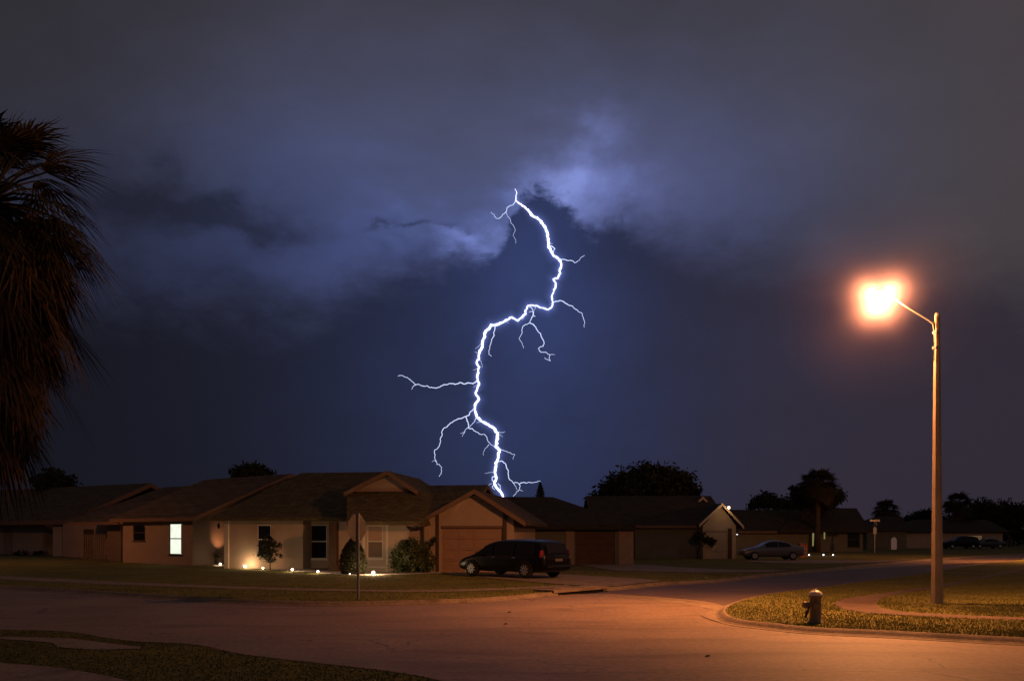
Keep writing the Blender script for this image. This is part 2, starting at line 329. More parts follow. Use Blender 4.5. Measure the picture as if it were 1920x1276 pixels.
def inside(poly, x, y):
    c = False; j = len(poly) - 1
    for i in range(len(poly)):
        a, b = poly[i], poly[j]
        if (a.y > y) != (b.y > y) and x < (b.x - a.x) * (y - a.y) / (b.y - a.y) + a.x: c = not c
        j = i
    return c
polyc = inset(e2, .16) + [Vector((45, e2[-1].y, 0)), Vector((80, 60, 0))]
walkc = [G(px, py, .105) for px, py in [(1563, 1130), (1580, 1141), (1616, 1147.5), (1691, 1153), (1816, 1159), (1990, 1164), (2000, 1158), (1900, 1156.5), (1791, 1152), (1691, 1146), (1653, 1139), (1643, 1131), (1652, 1122), (1682, 1113), (1752, 1103), (1830, 1087), (1925, 1067), (1916, 1064), (1816, 1085), (1741, 1100), (1653, 1112), (1595, 1120)]]
pts = []
while len(pts) < 60000:
    y = 14 + 24 * random.random() ** 1.9; x = random.uniform(3, .62 * y + 2)
    if inside(polyc, x, y) and not inside(walkc, x, y):
        cl = math.sin(x * 1.9 + 1.3 * math.sin(y * 1.1)) * math.sin(y * 1.6 + x * .6)
        if random.random() < .75 + .25 * cl: pts.append((x, y, .10))
blades('grass', pts, .040, M['blade'], .007)
poly1 = lawn1; pts = []
while len(pts) < 26000:
    y = 22.5 + 20 * random.random() ** 1.5; x = random.uniform(-.62 * y, .33 * y)
    if inside(poly1, x, y):
        pts.append((x, y, terr(x, y) - .01))
blades('grass', pts, .04, M['blade'], .014)
apron3 = [G(px, py, .105) for px, py in [(-60, 1192), (110, 1196), (205, 1206), (265, 1213), (262, 1216), (180, 1218), (110, 1213), (95, 1205), (-60, 1197)]]
poly3 = [p + Vector((-.09, -.12, 0)) for p in e3] + [Vector((-14, e3[-1].y, 0))]; pts = []
walk3 = [G(px, py, .105) for px, py in [(-180, 1226), (0, 1243), (90, 1250), (165, 1261), (260, 1283), (330, 1320), (140, 1480), (0, 1400), (-180, 1310)]]
while len(pts) < 14000:
    y = random.uniform(8.6, 16.5); x = random.uniform(-.62 * y, 0)
    if inside(poly3, x, y) and not inside(walk3, x, y) and not inside(apron3, x, y): pts.append((x, y, .10))
blades('grass', pts, .026, M['bladedark'], .010)

# ------------------------------------------------------------------ houses
class House:
    def __init__(s, name, O, t, label):
        s.O = Vector(O); s.t = R(t); s.U = Vector((math.cos(s.t), -math.sin(s.t), 0)); s.V = Vector((math.sin(s.t), math.cos(s.t), 0))
        s.root = thing(name, s.O, label, 'house')
    def W(s, u, v, z): return Vector((s.O.x, s.O.y, 0)) + s.U * u + s.V * v + Vector((0, 0, z))
    def u(s, px, v):
        k = (px - CX) / F
        return (k * (s.O.y + v * s.V.y) - s.O.x - v * s.V.x) / (s.U.x - k * s.U.y)
    def z(s, py, u, v): return H - (py - HY) / F * s.W(u, v, 0).y
    def v_of(s, p): return (Vector((p.x, p.y, 0)) - Vector((s.O.x, s.O.y, 0))).dot(s.V)
    def bx(s, mb, u0, u1, v0, v1, z0, z1):
        return mb.hexa([s.W(u0, v0, z0), s.W(u1, v0, z0), s.W(u1, v1, z0), s.W(u0, v1, z0), s.W(u0, v0, z1), s.W(u1, v0, z1), s.W(u1, v1, z1), s.W(u0, v1, z1)])
    def wall(s, u0, u1, v, depth, z0, z1, holes=(), m='stucco', rev=.12, name='wall'):
        mb = MB(); s.bx(mb, u0, u1, v + rev, v + depth, z0, z1)
        us = sorted({u0, u1, *[h[0] for h in holes], *[h[1] for h in holes]}); zs = sorted({z0, z1, *[h[2] for h in holes], *[h[3] for h in holes]})
        for i in range(len(us) - 1):
            for j in range(len(zs) - 1):
                uc, zc = (us[i] + us[i + 1]) / 2, (zs[j] + zs[j + 1]) / 2
                if any(h[0] < uc < h[1] and h[2] < zc < h[3] for h in holes): continue
                mb.add([s.W(us[i], v, zs[j]), s.W(us[i + 1], v, zs[j]), s.W(us[i + 1], v, zs[j + 1]), s.W(us[i], v, zs[j + 1])], [(0, 1, 2, 3)])
        for (a, b, c, d) in [(u0, u1, z0, z1)] + list(holes):
            q = [(a, c), (b, c), (b, d), (a, d)]
            for i in range(4):
                (x0, y0), (x1, y1) = q[i], q[(i + 1) % 4]
                mb.add([s.W(x0, v, y0), s.W(x1, v, y1), s.W(x1, v + rev, y1), s.W(x0, v + rev, y0)], [(0, 1, 2, 3)])
        return mb.build(name, M[m], s.root)
    def window(s, h, v, frame='white', top='glass', bottom='glass', mull=True, sill=True, label=None):
        a, b, c, d = h; w = .05; f = MB(); e = .002
        s.bx(f, a + e, a + w, v + .03, v + .09, c + e, d - e); s.bx(f, b - w, b - e, v + .03, v + .09, c + e, d - e)
        s.bx(f, a + w, b - w, v + .032, v + .088, d - w, d - e); s.bx(f, a + w, b - w, v + .032, v + .088, c + e, c + w)
        mz = (c + d) / 2 + .02
        if mull: s.bx(f, a + w, b - w, v + .025, v + .086, mz - .03, mz + .03)
        o = f.build('window', M[frame], s.root)
        if label: o['label'] = label
        p = MB(); s.bx(p, a + w, b - w, v + .06, v + .07, mz + .03, d - w); p.build('pane', M[top], o)
        p = MB(); s.bx(p, a + w, b - w, v + .06, v + .07, c + w, mz - .03); p.build('pane', M[bottom], o)
        if sill:
            q = MB(); s.bx(q, a - .06, b + .06, v - .06, v + .03, c - .07, c - .003); q.build('sill', M[frame], o)
        return o
    def garage(s, u0, u1, v, z0, z1, m='gdoor', rows=4, handle=True):
        mb = MB(); hh = (z1 - z0) / rows
        for r in range(rows):
            s.bx(mb, u0 + .004, u1 - .004, v + .07, v + .11, z0 + r * hh + .006, z0 + (r + 1) * hh - .006)
            n = 4; w = (u1 - u0) / n
            for k in range(n):
                s.bx(mb, u0 + k * w + .09, u0 + (k + 1) * w - .09, v + .055, v + .069, z0 + r * hh + .1, z0 + (r + 1) * hh - .1)
        o = mb.build('garage_door', M[m], s.root)
        if handle:
            q = MB(); um = (u0 + u1) / 2; s.bx(q, um - .08, um + .08, v + .03, v + .052, z0 + .62, z0 + .66); q.build('handle', M['darkmetal'], o)
        return o
    def gable_u(s, u0, u1, v0, vr, v1, ze, zr, m, th=.16, fascia='fascia', zb=None, ends=(0, 1)):    # ridge along u
        zb = ze if zb is None else zb; mb = MB(); dz = th
        for (va, za, vb, zz) in ((v0, ze, vr, zr), (v1, zb, vr, zr)):
            mb.hexa([s.W(u0, va, za - dz), s.W(u1, va, za - dz), s.W(u1, vb, zz - dz), s.W(u0, vb, zz - dz), s.W(u0, va, za), s.W(u1, va, za), s.W(u1, vb, zz), s.W(u0, vb, zz)])
        o = mb.build('roof', M[m], s.root); f = MB(); g = .03
        for uu, sg in [((u0, -1), (u1, 1))[k_] for k_ in ends]:
            for (va, za, vb, zz) in ((v0, ze, vr, zr), (v1, zb, vr, zr)):
                f.hexa([s.W(uu, va, za - dz - .05), s.W(uu + sg * g, va, za - dz - .05), s.W(uu + sg * g, vb, zz - dz - .05), s.W(uu, vb, zz - dz - .05),
                        s.W(uu, va, za + .015), s.W(uu + sg * g, va, za + .015), s.W(uu + sg * g, vb, zz + .015), s.W(uu, vb, zz + .015)])
        s.bx(f, u0, u1, v0 - g, v0 - .002, ze - dz - .06, ze - .01)
        f.build('fascia', M[fascia], o); return o
    def gable_v(s, uc, hw, v0, v1, ze, zr, m, th=.16, fascia='fascia', zl=None, hwl=None):   # ridge along v, gable to the street
        mb = MB(); f = MB(); g = .035; hwl = hwl or hw; zl = ze if zl is None else zl
        for (ua, za) in ((uc - hwl, zl), (uc + hw, ze)):
            mb.hexa([s.W(ua, v0, za - th), s.W(uc, v0, zr - th), s.W(uc, v1, zr - th), s.W(ua, v1, za - th), s.W(ua, v0, za), s.W(uc, v0, zr), s.W(uc, v1, zr), s.W(ua, v1, za)])
            f.hexa([s.W(ua, v0 - g, za - th - .05), s.W(uc, v0 - g, zr - th - .05), s.W(uc, v0 - .002, zr - th - .05), s.W(ua, v0 - .002, za - th - .05),
                    s.W(ua, v0 - g, za + .02), s.W(uc, v0 - g, zr + .02), s.W(uc, v0 - .002, zr + .02), s.W(ua, v0 - .002, za + .02)])
        o = mb.build('roof', M[m], s.root); f.build('fascia', M[fascia], o); return o
    def tri(s, mb, u0, u1, v, dep, z0, uc, zr):
        return mb.prism([s.W(u0, v, z0), s.W(u1, v, z0), s.W(uc, v, zr)], s.V * dep)
    def tri_u(s, mb, u, dep, v0, v1, z0, vc, zr):
        return mb.prism([s.W(u, v0, z0), s.W(u, v1, z0), s.W(u, vc, zr)], s.U * dep)
    def hip(s, u0, u1, v0, v1, ze, r0, r1, vr, zr, m, th=.17):
        q = [s.W(u0, v0, ze), s.W(u1, v0, ze), s.W(u1, v1, ze), s.W(u0, v1, ze), s.W(r0, vr, zr), s.W(r1, vr, zr)]
        mb = MB().add(q + [p - Vector((0, 0, th)) for p in q[:4]], [(0, 1, 5, 4), (1, 2, 5), (2, 3, 4, 5), (3, 0, 4), (0, 6, 7, 1), (1, 7, 8, 2), (2, 8, 9, 3), (3, 9, 6, 0), (9, 8, 7, 6)])
        return mb.build('roof', M[m], s.root)

lit = bpy.data.materials.new('lit_blind'); lit.use_nodes = True
def lit_material(m):
    t = m.node_tree; t.nodes.clear(); tc = t.nodes.new('ShaderNodeTexCoord'); n = t.nodes.new('ShaderNodeTexNoise'); n.inputs['Scale'].default_value = 2.2
    t.links.new(tc.outputs['Object'], n.inputs['Vector'])
    r = t.nodes.new('ShaderNodeValToRGB'); r.color_ramp.elements[0].color = (.80, .86, .66, 1); r.color_ramp.elements[1].color = (.95, 1, .84, 1); r.color_ramp.elements[0].position = .3; r.color_ramp.elements[1].position = .6
    e = t.nodes.new('ShaderNodeEmission'); e.inputs['Strength'].default_value = 1.05; o = t.nodes.new('ShaderNodeOutputMaterial')
    t.links.new(n.outputs['Fac'], r.inputs[0]); t.links.new(r.outputs[0], e.inputs[0]); t.links.new(e.outputs[0], o.inputs[0])
lit_material(lit); M['lit'] = lit
M['litdim'] = emis('lit_slit', (.62, .55, .20), .32)

# --- house B: the one with the lit window
O = GL(361, 1059.5); B = House('house', O, 37, 'low house with one brightly lit white window and a broad gable roof')
zb = O.z
uL = B.u(230, 0); zt = B.z(973, 0, 0) - .02
w1 = (B.u(250, 0), B.u(272, 0), B.z(1013, B.u(261, 0), 0), B.z(984, B.u(261, 0), 0))
w2 = (B.u(317, 0), B.u(341, 0), B.z(1039, B.u(329, 0), 0), B.z(980.5, B.u(329, 0), 0))
B.wall(uL, 0, 0, 9.5, zb - .15, zt, [w1, w2])
B.window(w1, 0, 'trim', label='small dark window')
o = B.window(w2, 0, 'darkmetal', 'lit', 'lit', label='tall window lit bright from inside')
q = MB(); B.bx(q, w2[1] - .16, w2[1] - .065, .045, .055, w2[2] + .06, w2[3] - .06); q.build('curtain', M['screen'], o)
vr = 6.2; u1 = B.u(365, -.55); zeB = B.z(968.5, u1, -.55)
uR = B.u(548, vr); zrB = B.z(887.5, uR, vr); u0 = B.u(206, -.55)
uov = max(u1, .35)
B.gable_u(u0, uR, -.55, vr, vr * 2 + .55, zeB, zrB, 'roofA')
g = MB(); B.tri_u(g, -.02, .0 - .1, 0, 12.4, zt, vr, zrB - .3); B.tri_u(g, uL + .1, -.1, 0, 12.4, zt, vr, zrB - .3); g.build('gable_wall', M['stucco'], B.root)
# set-back wing behind the gate
B.wall(B.u(118, 3.5), uL - .03, 3.5, 6, zb - .15, zt - .05, [(B.u(156, 3.5), B.u(176, 3.5), zb + .1, zt - .45)], 'stucco')
q = MB(); B.bx(q, B.u(156, 3.5) + .003, B.u(176, 3.5) - .003, 3.55, 3.6, zb + .1, zt - .46); q.build('door', M['trim'], B.root)
ue = B.u(130, 1.2)
vr2 = 8.4; B.gable_u(ue, u0 + .3, 1.0, vr2, 15, B.z(976, u0, 1.0), B.z(911, B.u(340, vr2), vr2), 'roofA')
# gutter downpipe at the wall's end
MB().tube([B.W(uL - .35, -.5, zt + .02), B.W(uL - .1, -.2, zt - .1), B.W(uL - .03, -.05, zt - .3), B.W(uL - .03, -.05, zb)], .045, 6).build('downpipe', M['darkmetal'], B.root)
# the pink gable end that faces the recess
# --- wooden gate and fence beside it
fo = GL(153, 1050)
def fence(name, pxa, pxb, pya, pyb, ztop, label, n, gapw, m):
    a, b = GL(pxa, pya), GL(pxb, pyb); d = b - a; L = Vector((d.x, d.y, 0)).length; an = math.atan2(d.y, d.x); root = thing(name, (a + b) / 2, label, 'gate' if 'gate' in name else 'fence')
    mb = MB()
    for i in range(n):
        p = a + d * ((i + .5) / n); mb.box((p.x, p.y, p.z + ztop / 2), (L / n * gapw, .03, ztop - .04 * random.random()), an)
    mb.build('boards', m, root)
    for zz in (.3, ztop - .3):
        c = (a + b) / 2; r = MB(); r.box((c.x + .035 * math.sin(an), c.y + .04, c.z + zz), (L, .04, .09), an); r.build('rail', m, root)
    return root
fence('wooden_gate', 155, 199, 1049, 1050, 1.75, 'slatted wooden gate at the dark side passage', 12, .62, M['wood'])
fence('wooden_fence', 201, 229, 1050, 1052.5, 1.95, 'solid board fence panel joining the lit-window house', 8, .97, M['wood'])

# --- house A: far left behind the palm
O = GL(116, 1042); A = House('house', O, 30, 'house with a square porch column and dark carport behind the shaggy palm')
zb = O.z; vA = 1.6; zt = A.z(976, 0, 0)
uA0 = A.u(-140, vA)
gd = (A.u(22, vA), A.u(80, vA), zb, A.z(985.5, A.u(50, vA), vA)); gd2 = (A.u(-60, vA), A.u(6, vA), zb, A.z(975.5, A.u(0, vA), vA) - .1)
A.wall(uA0, A.u(84, vA), vA, 9, zb - .15, zt, [gd, gd2], 'stucco')
A.garage(gd[0], gd[1], vA, zb, gd[3], 'pale'); A.garage(gd2[0], gd2[1], vA, zb, gd2[3], 'pale')
q = MB(); A.bx(q, A.u(99, -.0), A.u(116, 0), 0, .5, zb - .15, zt); q.build('porch_column', M['pale'], A.root)
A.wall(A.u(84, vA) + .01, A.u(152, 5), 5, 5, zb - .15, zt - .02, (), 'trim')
vrA = 6.6; uRA = A.u(283, vrA); uEA = A.u(106, -.6); zeA = A.z(974, uEA, -.6); zrA = A.z(905, uRA, vrA)
A.gable_u(A.u(-260, vA), uRA, -.6, vrA, 13.5, zeA, zrA, 'roofA', th=.3)
g = MB(); A.tri_u(g, A.u(152, 5), -.1, 1.0, 12, zt - .05, vrA, zrA - .4); g.build('gable_wall', M['stucco'], A.root)

# --- house Cc: the corner house with the orange garage
O = GL(430, 1064.5); K = House('house', O, 9, 'corner house with a gabled orange-lit garage and path lights along its front')
zb = O.z
zt = K.z(974, 0, 0)
u1 = K.u(568, 0)
wc = (K.u(482, 0), K.u(508, 0), K.z(1040, K.u(495, 0), 0), K.z(983, K.u(495, 0), 0))
K.wall(0, u1, 0, 9, zb - .2, zt, [wc], 'stucco2'); K.window(wc, 0, 'white')
# porch recess with the big dark window
vp = 1.1; ua, ub = u1 + .01, K.u(640, vp)
wp = (K.u(582, vp), K.u(613, vp), K.z(1047, K.u(598, vp), vp), K.z(983, K.u(598, vp), vp))
K.wall(ua, ub, vp, 7, zb - .2, zt - .02, [wp], 'stucco2'); K.window(wp, vp, 'white', 'glass', 'glass')
q = MB(); K.bx(q, K.u(571, vp - .05), K.u(578, vp - .05), vp - .045, vp - .004, K.z(1060, ua, vp), K.z(998, ua, vp)); q.build('shutter', M['lighttrim'], K.root)
# right-hand section
pc = GL(700, 1071.5); v2 = K.v_of(pc); z2 = pc.z
uc0, uc1 = K.u(634, v2), K.u(803, v2)
w3 = (K.u(688, v2), K.u(718, v2), K.z(1046, K.u(703, v2), v2), K.z(984, K.u(703, v2), v2))
zt2 = K.z(977, uc0, v2)
K.wall(uc0, uc1, v2, 8, z2 - .2, zt2, [w3], 'stucco2'); K.window(w3, v2, 'lighttrim', 'reflectpane', 'screen')
q = MB(); K.bx(q, K.u(724, v2), K.u(728, v2), v2 - .05, v2 - .003, z2, zt2); q.build('trim_board', M['lighttrim'], K.root)
q = MB(); K.bx(q, K.u(680, v2), K.u(684.5, v2), v2 - .05, v2 - .003, z2, zt2); q.build('trim_board', M['lighttrim'], K.root); q = MB()
K.bx(q, K.u(685, v2), K.u(722, v2), v2 - .045, v2 - .003, K.z(1063, uc0, v2), K.z(1060.5, uc0, v2)); q.build('trim_board', M['lighttrim'], K.root)
q = MB(); K.bx(q, K.u(618, v2 - .2), K.u(632, v2 - .2), v2 - .3, v2 + .1, z2 - .1, zt2); K.bx(q, K.u(616, v2 - .25), K.u(634, v2 - .25), v2 - .34, v2 + .14, z2 - .1, z2 + .35); q.build('porch_column', M['trim'], K.root)
q = MB(); K.bx(q, K.u(570, v2), K.u(617, v2), v2 - .1, vp + .05, z2 - .1, z2 + .05); q.build('porch_step', M['kerb'], K.root)
# garage
pg = GL(881, 1072.5); v3 = K.v_of(pg); z3 = pg.z
ug0, ug1 = K.u(800, v3), K.u(963, v3); ugc = K.u(893, v3)
dg = (K.u(828, v3), K.u(942, v3), z3, K.z(989.5, K.u(885, v3), v3)); zt3 = K.z(969, ug0, v3)
K.wall(ug0, ug1, v3, 8, z3 - .2, zt3, [dg], 'stucco2'); K.garage(dg[0], dg[1], v3, z3, dg[3], 'gdoor')
q = MB(); K.bx(q, K.u(818, v3), K.u(823, v3), v3 - .05, v3 - .003, z3, zt3 + .35); q.build('trim_board', M['trim'], K.root)
q = MB(); K.bx(q, K.u(943.5, v3), K.u(950, v3), v3 - .05, v3 - .003, z3, zt3 + .25)
q.build('trim_board', M['trim'], K.root)
q = MB(); K.bx(q, dg[0], dg[1], v3 - .04, v3 - .003, dg[3] + .004, dg[3] + .12); q.build('door_header', M['fascia'], K.root)
zrg = K.z(917, ugc, v3 - .4); hwr = K.u(985, v3 - .4) - ugc; zer = K.z(978, ugc + hwr, v3 - .4); hwl = ugc - K.u(799, v3 - .4); zel = K.z(967.5, ugc - hwl, v3 - .4)
K.gable_v(ugc, hwr, v3 - .4, v3 + 9, zer, zrg, 'roofA', fascia='fascia', zl=zel, hwl=hwl)
g = MB(); K.tri(g, ug0, ug1, v3 + .002, .1, zt3 + .0, ugc, zrg - .22); g.build('gable_wall', M['stucco2'], K.root)
# main roof, left part (hip at its left end), dutch gable and the lower right plane
ve = -.6; uel = K.u(394, ve); ue1 = K.u(652, ve); zec = K.z(969.5, 0, ve)
vrk = 5.6; url = K.u(566, vrk); urr = K.u(722, vrk); zrk = K.z(885, K.u(640, vrk), vrk)
K.hip(uel, ue1 + 1.5, ve, 2 * vrk + .6, zec, url, urr, vrk, zrk, 'roofB')
vd = v2 - .7; zed = K.z(976.5, K.u(720, vd), vd)
vt = v2 + 1.35; zdt = K.z(921.5, K.u(715, vt), vt); ul, ur = K.u(650, vd), K.u(799.5, vd)
tl, tr = K.u(650, vt), K.u(779, vt)
q = [K.W(ul, vd, zed), K.W(ur, vd, zed), K.W(tr + .3, vt, zdt), K.W(tl, vt, zdt)]; n4 = [p - Vector((0, 0, .17)) for p in q]
bk = [K.W(ul, vd + 7, zed), K.W(ur, vd + 7, zed)]
MB().hexa([n4[0], n4[1], K.W(ur, vd + 7, zed - .17), K.W(ul, vd + 7, zed - .17), q[0], q[1], K.W(tr, vt + 6, zdt), K.W(tl, vt + 6, zdt)]) 
m_ = MB().add([q[0], q[1], q[2], q[3], n4[0], n4[1], K.W(ur, vd + 6, zed - .17), K.W(ul, vd + 6, zed - .17), K.W(tr + .3, vt + 4, zdt), K.W(tl, vt + 4, zdt)],
              [(0, 1, 2, 3), (4, 5, 1, 0), (1, 5, 6, 8, 2), (0, 3, 9, 7, 4), (3, 2, 8, 9), (7, 6, 5, 4), (8, 6, 7, 9)])
m_.build('roof', M['roofB'], K.root)
udc = K.u(726, vt - .3); zda = K.z(882, udc, vt - .3); hd = (K.u(784, vt - .3) - K.u(645, vt - .3)) / 2; udc2 = K.u(714.5, vt - .3)
hdl, hdr = udc - K.u(645, vt - .3), K.u(784, vt - .3) - udc
K.gable_v(udc, hdr, vt - .3, vt + 6, K.z(921, udc, vt - .3), zda, 'roofB', fascia='fascia', zl=K.z(922.5, udc, vt - .3), hwl=hdl)
g = MB(); K.tri(g, udc - hdl + .3, udc + hdr - .12, vt, .1, zdt + .02, udc, zda - .22); g.build('gable_wall', M['stucco'], K.root)
g = MB(); K.tri(g, udc - hdl, udc + hdr, vt + .35, .08, zdt - .12, udc, zda - .1); g.build('gable_lining', M['trim'], K.root)
vrr = v2 + 5.5; zrr = K.z(909.5, K.u(790, vrr), vrr); K.gable_u(K.u(730, vd), K.u(797, vd), vd + .05, vrr, vrr + 6, zed - .01, zrr, 'roofB', ends=())
vs_ = v3 + .9; K.gable_u(K.u(797, vd) + .003, K.u(914, vrr), vs_, vrr, vrr + 6, zed + (zrr - zed) * (vs_ - vd) / (vrr - vd), zrr, 'roofB', ends=(1,))
# gutter with a looped hose end, downpipe
MB().tube([K.W(K.u(762, v2), v2 - .1, K.z(984, uc0, v2)), K.W(K.u(768, v2), v2 - .12, K.z(991, uc0, v2)), K.W(K.u(776, v2), v2 - .12, K.z(993.5, uc0, v2)), K.W(K.u(786, v2), v2 - .12, K.z(992, uc0, v2)), K.W(K.u(796, v2), v2 - .1, K.z(989, uc0, v2))], .04, 6).build('gutter_elbow', M['trim'], K.root)
MB().tube([K.W(ug0 - .1, v2 - .12, K.z(985, uc0, v2)), K.W(ug0 - .1, v2 - .12, z2)], .05, 6).build('downpipe', M['trim'], K.root)
q = MB(); K.bx(q, K.u(755, v2 - .3), K.u(795, v2 - .3), v2 - .45, v2 - .15, K.z(985, uc0, v2), K.z(978, uc0, v2)); q.build('soffit_box', M['trim'], K.root)
# recess to the left of the corner house: wall, lit post
vq = 1.6; q = MB(); K.bx(q, -.24, -.004, -.12, .1, zb - .05, zt); q.build('corner_post', M['lighttrim'], K.root)

# --- house D: brown garage door
O = GL(965, 1057.5); D = House('house', O, 0, 'house with a dark brown garage door and a low hipped roof beside the van')
zb = O.z; zt = D.z(989, 0, 0)
bd = (D.u(1079, 0), D.u(1153, 0), zb, D.z(995, 0, 0))
D.wall(-3, D.u(1188, 0), 0, 10, zb - .2, zt, [bd], 'stucco3'); D.garage(bd[0], bd[1], 0, zb, bd[3], 'bdoor', 5)
q = MB(); D.bx(q, D.u(1061, 0), D.u(1076, 0), -.06, -.003, zb, zt - .01); q.build('pilaster', M['stucco'], D.root)
q = MB(); D.bx(q, D.u(1160, 0), D.u(1187.5, 0), -.06, -.003, zb, zt - .12); q.build('pilaster', M['stucco'], D.root)
D.hip(-4, D.u(1192, -.6), -.6, 12, D.z(983, 0, -.6), D.u(925, 5.5), D.u(1036, 5.5), 5.5, D.z(931, 0, 5.5), 'roofD', .3)

# --- house E: grey-green wall and the pale gable garage with the flood light
O = GL(1190, 1046.5); E = House('house', O, 0, 'dark house whose pale garage gable carries a glaring flood light')
zb = O.z; zt = E.z(988, 0, 0)
E.wall(0, E.u(1316, 0), 0, 10, zb - .2, zt, (), 'stucco3')
ve = -.6; E.gable_u(-3.2, E.u(1345, 4), ve, 6.5, 13, E.z(984, 0, ve), E.z(929, 0, 6.5), 'roofD')
E.hip(E.u(1080, 1), E.u(1200, 1), 2, 12, E.z(984, 0, 2), E.u(1120, 6), E.u(1180, 6), 6, E.z(936, 0, 6), 'roofD')
vg = -1.2; e0, e1_ = E.u(1318, vg), E.u(1380, vg); ec = E.u(1352, vg); eg = (E.u(1322, vg), E.u(1363, vg), zb, E.z(995, 0, vg))
E.wall(e0, e1_, vg, 9, zb - .2, E.z(985, 0, vg), [eg], 'pale'); E.garage(eg[0], eg[1], vg, zb, eg[3], 'pale')
q = MB(); E.bx(q, E.u(1364.5, vg), E.u(1372, vg), vg - .05, vg - .003, zb, E.z(990, 0, vg)); q.build('trim_board', M['trim'], E.root)
E.gable_v(ec, E.u(1395, vg - .4) - ec, vg - .4, vg + 10, E.z(986, 0, vg), E.z(943, 0, vg), 'roofD', fascia='lighttrim', zl=E.z(983, 0, vg), hwl=ec - E.u(1311, vg - .4))
g = MB(); E.tri(g, e0, e1_, vg + .002, .1, E.z(985, 0, vg), ec, E.z(947, 0, vg)); g.build('gable_wall', M['pale'], E.root)
vh = 5.0; E.gable_v(E.u(1318, vh), E.u(1333, vh) - E.u(1318, vh), vh, vh + 5, E.z(946, 0, vh), E.z(930, 0, vh), 'roofD', fascia='lighttrim')
g = MB(); E.tri(g, E.u(1304, vh), E.u(1332, vh), vh + .3, .1, E.z(946, 0, vh), E.u(1318, vh), E.z(932, 0, vh)); g.build('gable_wall', M['pale'], E.root)

# --- house Fh: behind the silver sedan
O = GL(1400, 1034); Q = House('house', O, 0, 'far dark house with two thin yellow window slits behind the silver sedan')
zb = O.z; zt = Q.z(995, 0, 0)
s1 = (Q.u(1523, 0), Q.u(1528, 0), Q.z(1023, 0, 0), Q.z(998, 0, 0)); s2 = (Q.u(1544.5, 0), Q.u(1547.5, 0), Q.z(1010, 0, 0), Q.z(997, 0, 0)); s3 = (Q.u(1589, 0), Q.u(1612, 0), Q.z(1025, 0, 0), Q.z(997, 0, 0))
Q.wall(Q.u(1380, 0), Q.u(1618, 0), 0, 12, zb - .3, zt, [s1, s2, s3], 'stucco3'); Q.window(s3, 0, 'trim')
for sl in (s1, s2):
    q = MB(); Q.bx(q, sl[0] + .002, sl[1] - .002, .05, .08, sl[2] + .002, sl[3] - .002); q.build('window', M['litdim'], Q.root)
Q.gable_u(Q.u(1384, -.6), Q.u(1494, 5), -.6, 6, 14, Q.z(995, 0, -.6), Q.z(955, 0, 6), 'roofD')
Q.hip(Q.u(1462, -1), Q.u(1632, -1), -1, 14, Q.z(993, 0, -1), Q.u(1500, 6), Q.u(1606, 6), 6, Q.z(952, 0, 6), 'roofD', .25)
# --- further houses
O = GL(1700, 1027.5); Z = House('house', O, -8, 'far pale house with a low roof behind the parked pickup')
zb = O.z; zz = lambda py: Z.z(py, 0, 0)
holes = [(Z.u(1768, 0), Z.u(1787, 0), zb, zz(1003)), (Z.u(1798, 0), Z.u(1842, 0), zz(1016), zz(1003))]
Z.wall(Z.u(1690, 0), Z.u(1880, 0), 0, 10, zb - .3, zz(995), holes, 'pale')
M['panelglow'] = emis('added_panel_glow', (.34, .20, .10), .3); M['litarch'] = emis('lit_arch_glow', (.62, .34, .26), .14)
q = MB(); Z.bx(q, holes[0][0] + .01, holes[0][1] - .01, .05, .09, holes[0][2], holes[0][3] - .01); q.build('garage_door', M['pale'], Z.root)
Z.window(holes[1], 0, 'white', 'panelglow', 'panelglow', mull=False)  # panes given an added glow in place of lamplight on the pale front
Z.hip(Z.u(1675, -.6), Z.u(1895, -.6), -.6, 12, zz(996), Z.u(1720, 5), Z.u(1850, 5), 5, zz(972), 'roofD')
O = GL(1655, 1029.5); Y2 = House('house', O, 0, 'small far house with a glowing arch panel beside the street-name post')
zb = O.z; zz = lambda py: Y2.z(py, 0, 0)
Y2.wall(Y2.u(1625, 0), Y2.u(1700, 0), 0, 9, zb - .3, zz(992), (), 'stucco3')
ad = MB(); pl = [Y2.W(Y2.u(1671, 0), -.05, zb)] + [Y2.W(Y2.u(1676 + 5.2 * math.cos(w), 0), -.05, zz(1013) + 1.0 * math.sin(w) * .45) for w in [PI - i * PI / 8 for i in range(9)]] + [Y2.W(Y2.u(1681, 0), -.05, zb)]
ad.prism(pl, Y2.V * .045); ad.build('glow_arch', M['litarch'], Y2.root)  # arch panel given its own glow to look bright
Y2.hip(Y2.u(1618, -.6), Y2.u(1712, -.6), -.6, 11, zz(993), Y2.u(1645, 5), Y2.u(1690, 5), 5, zz(966), 'roofD')

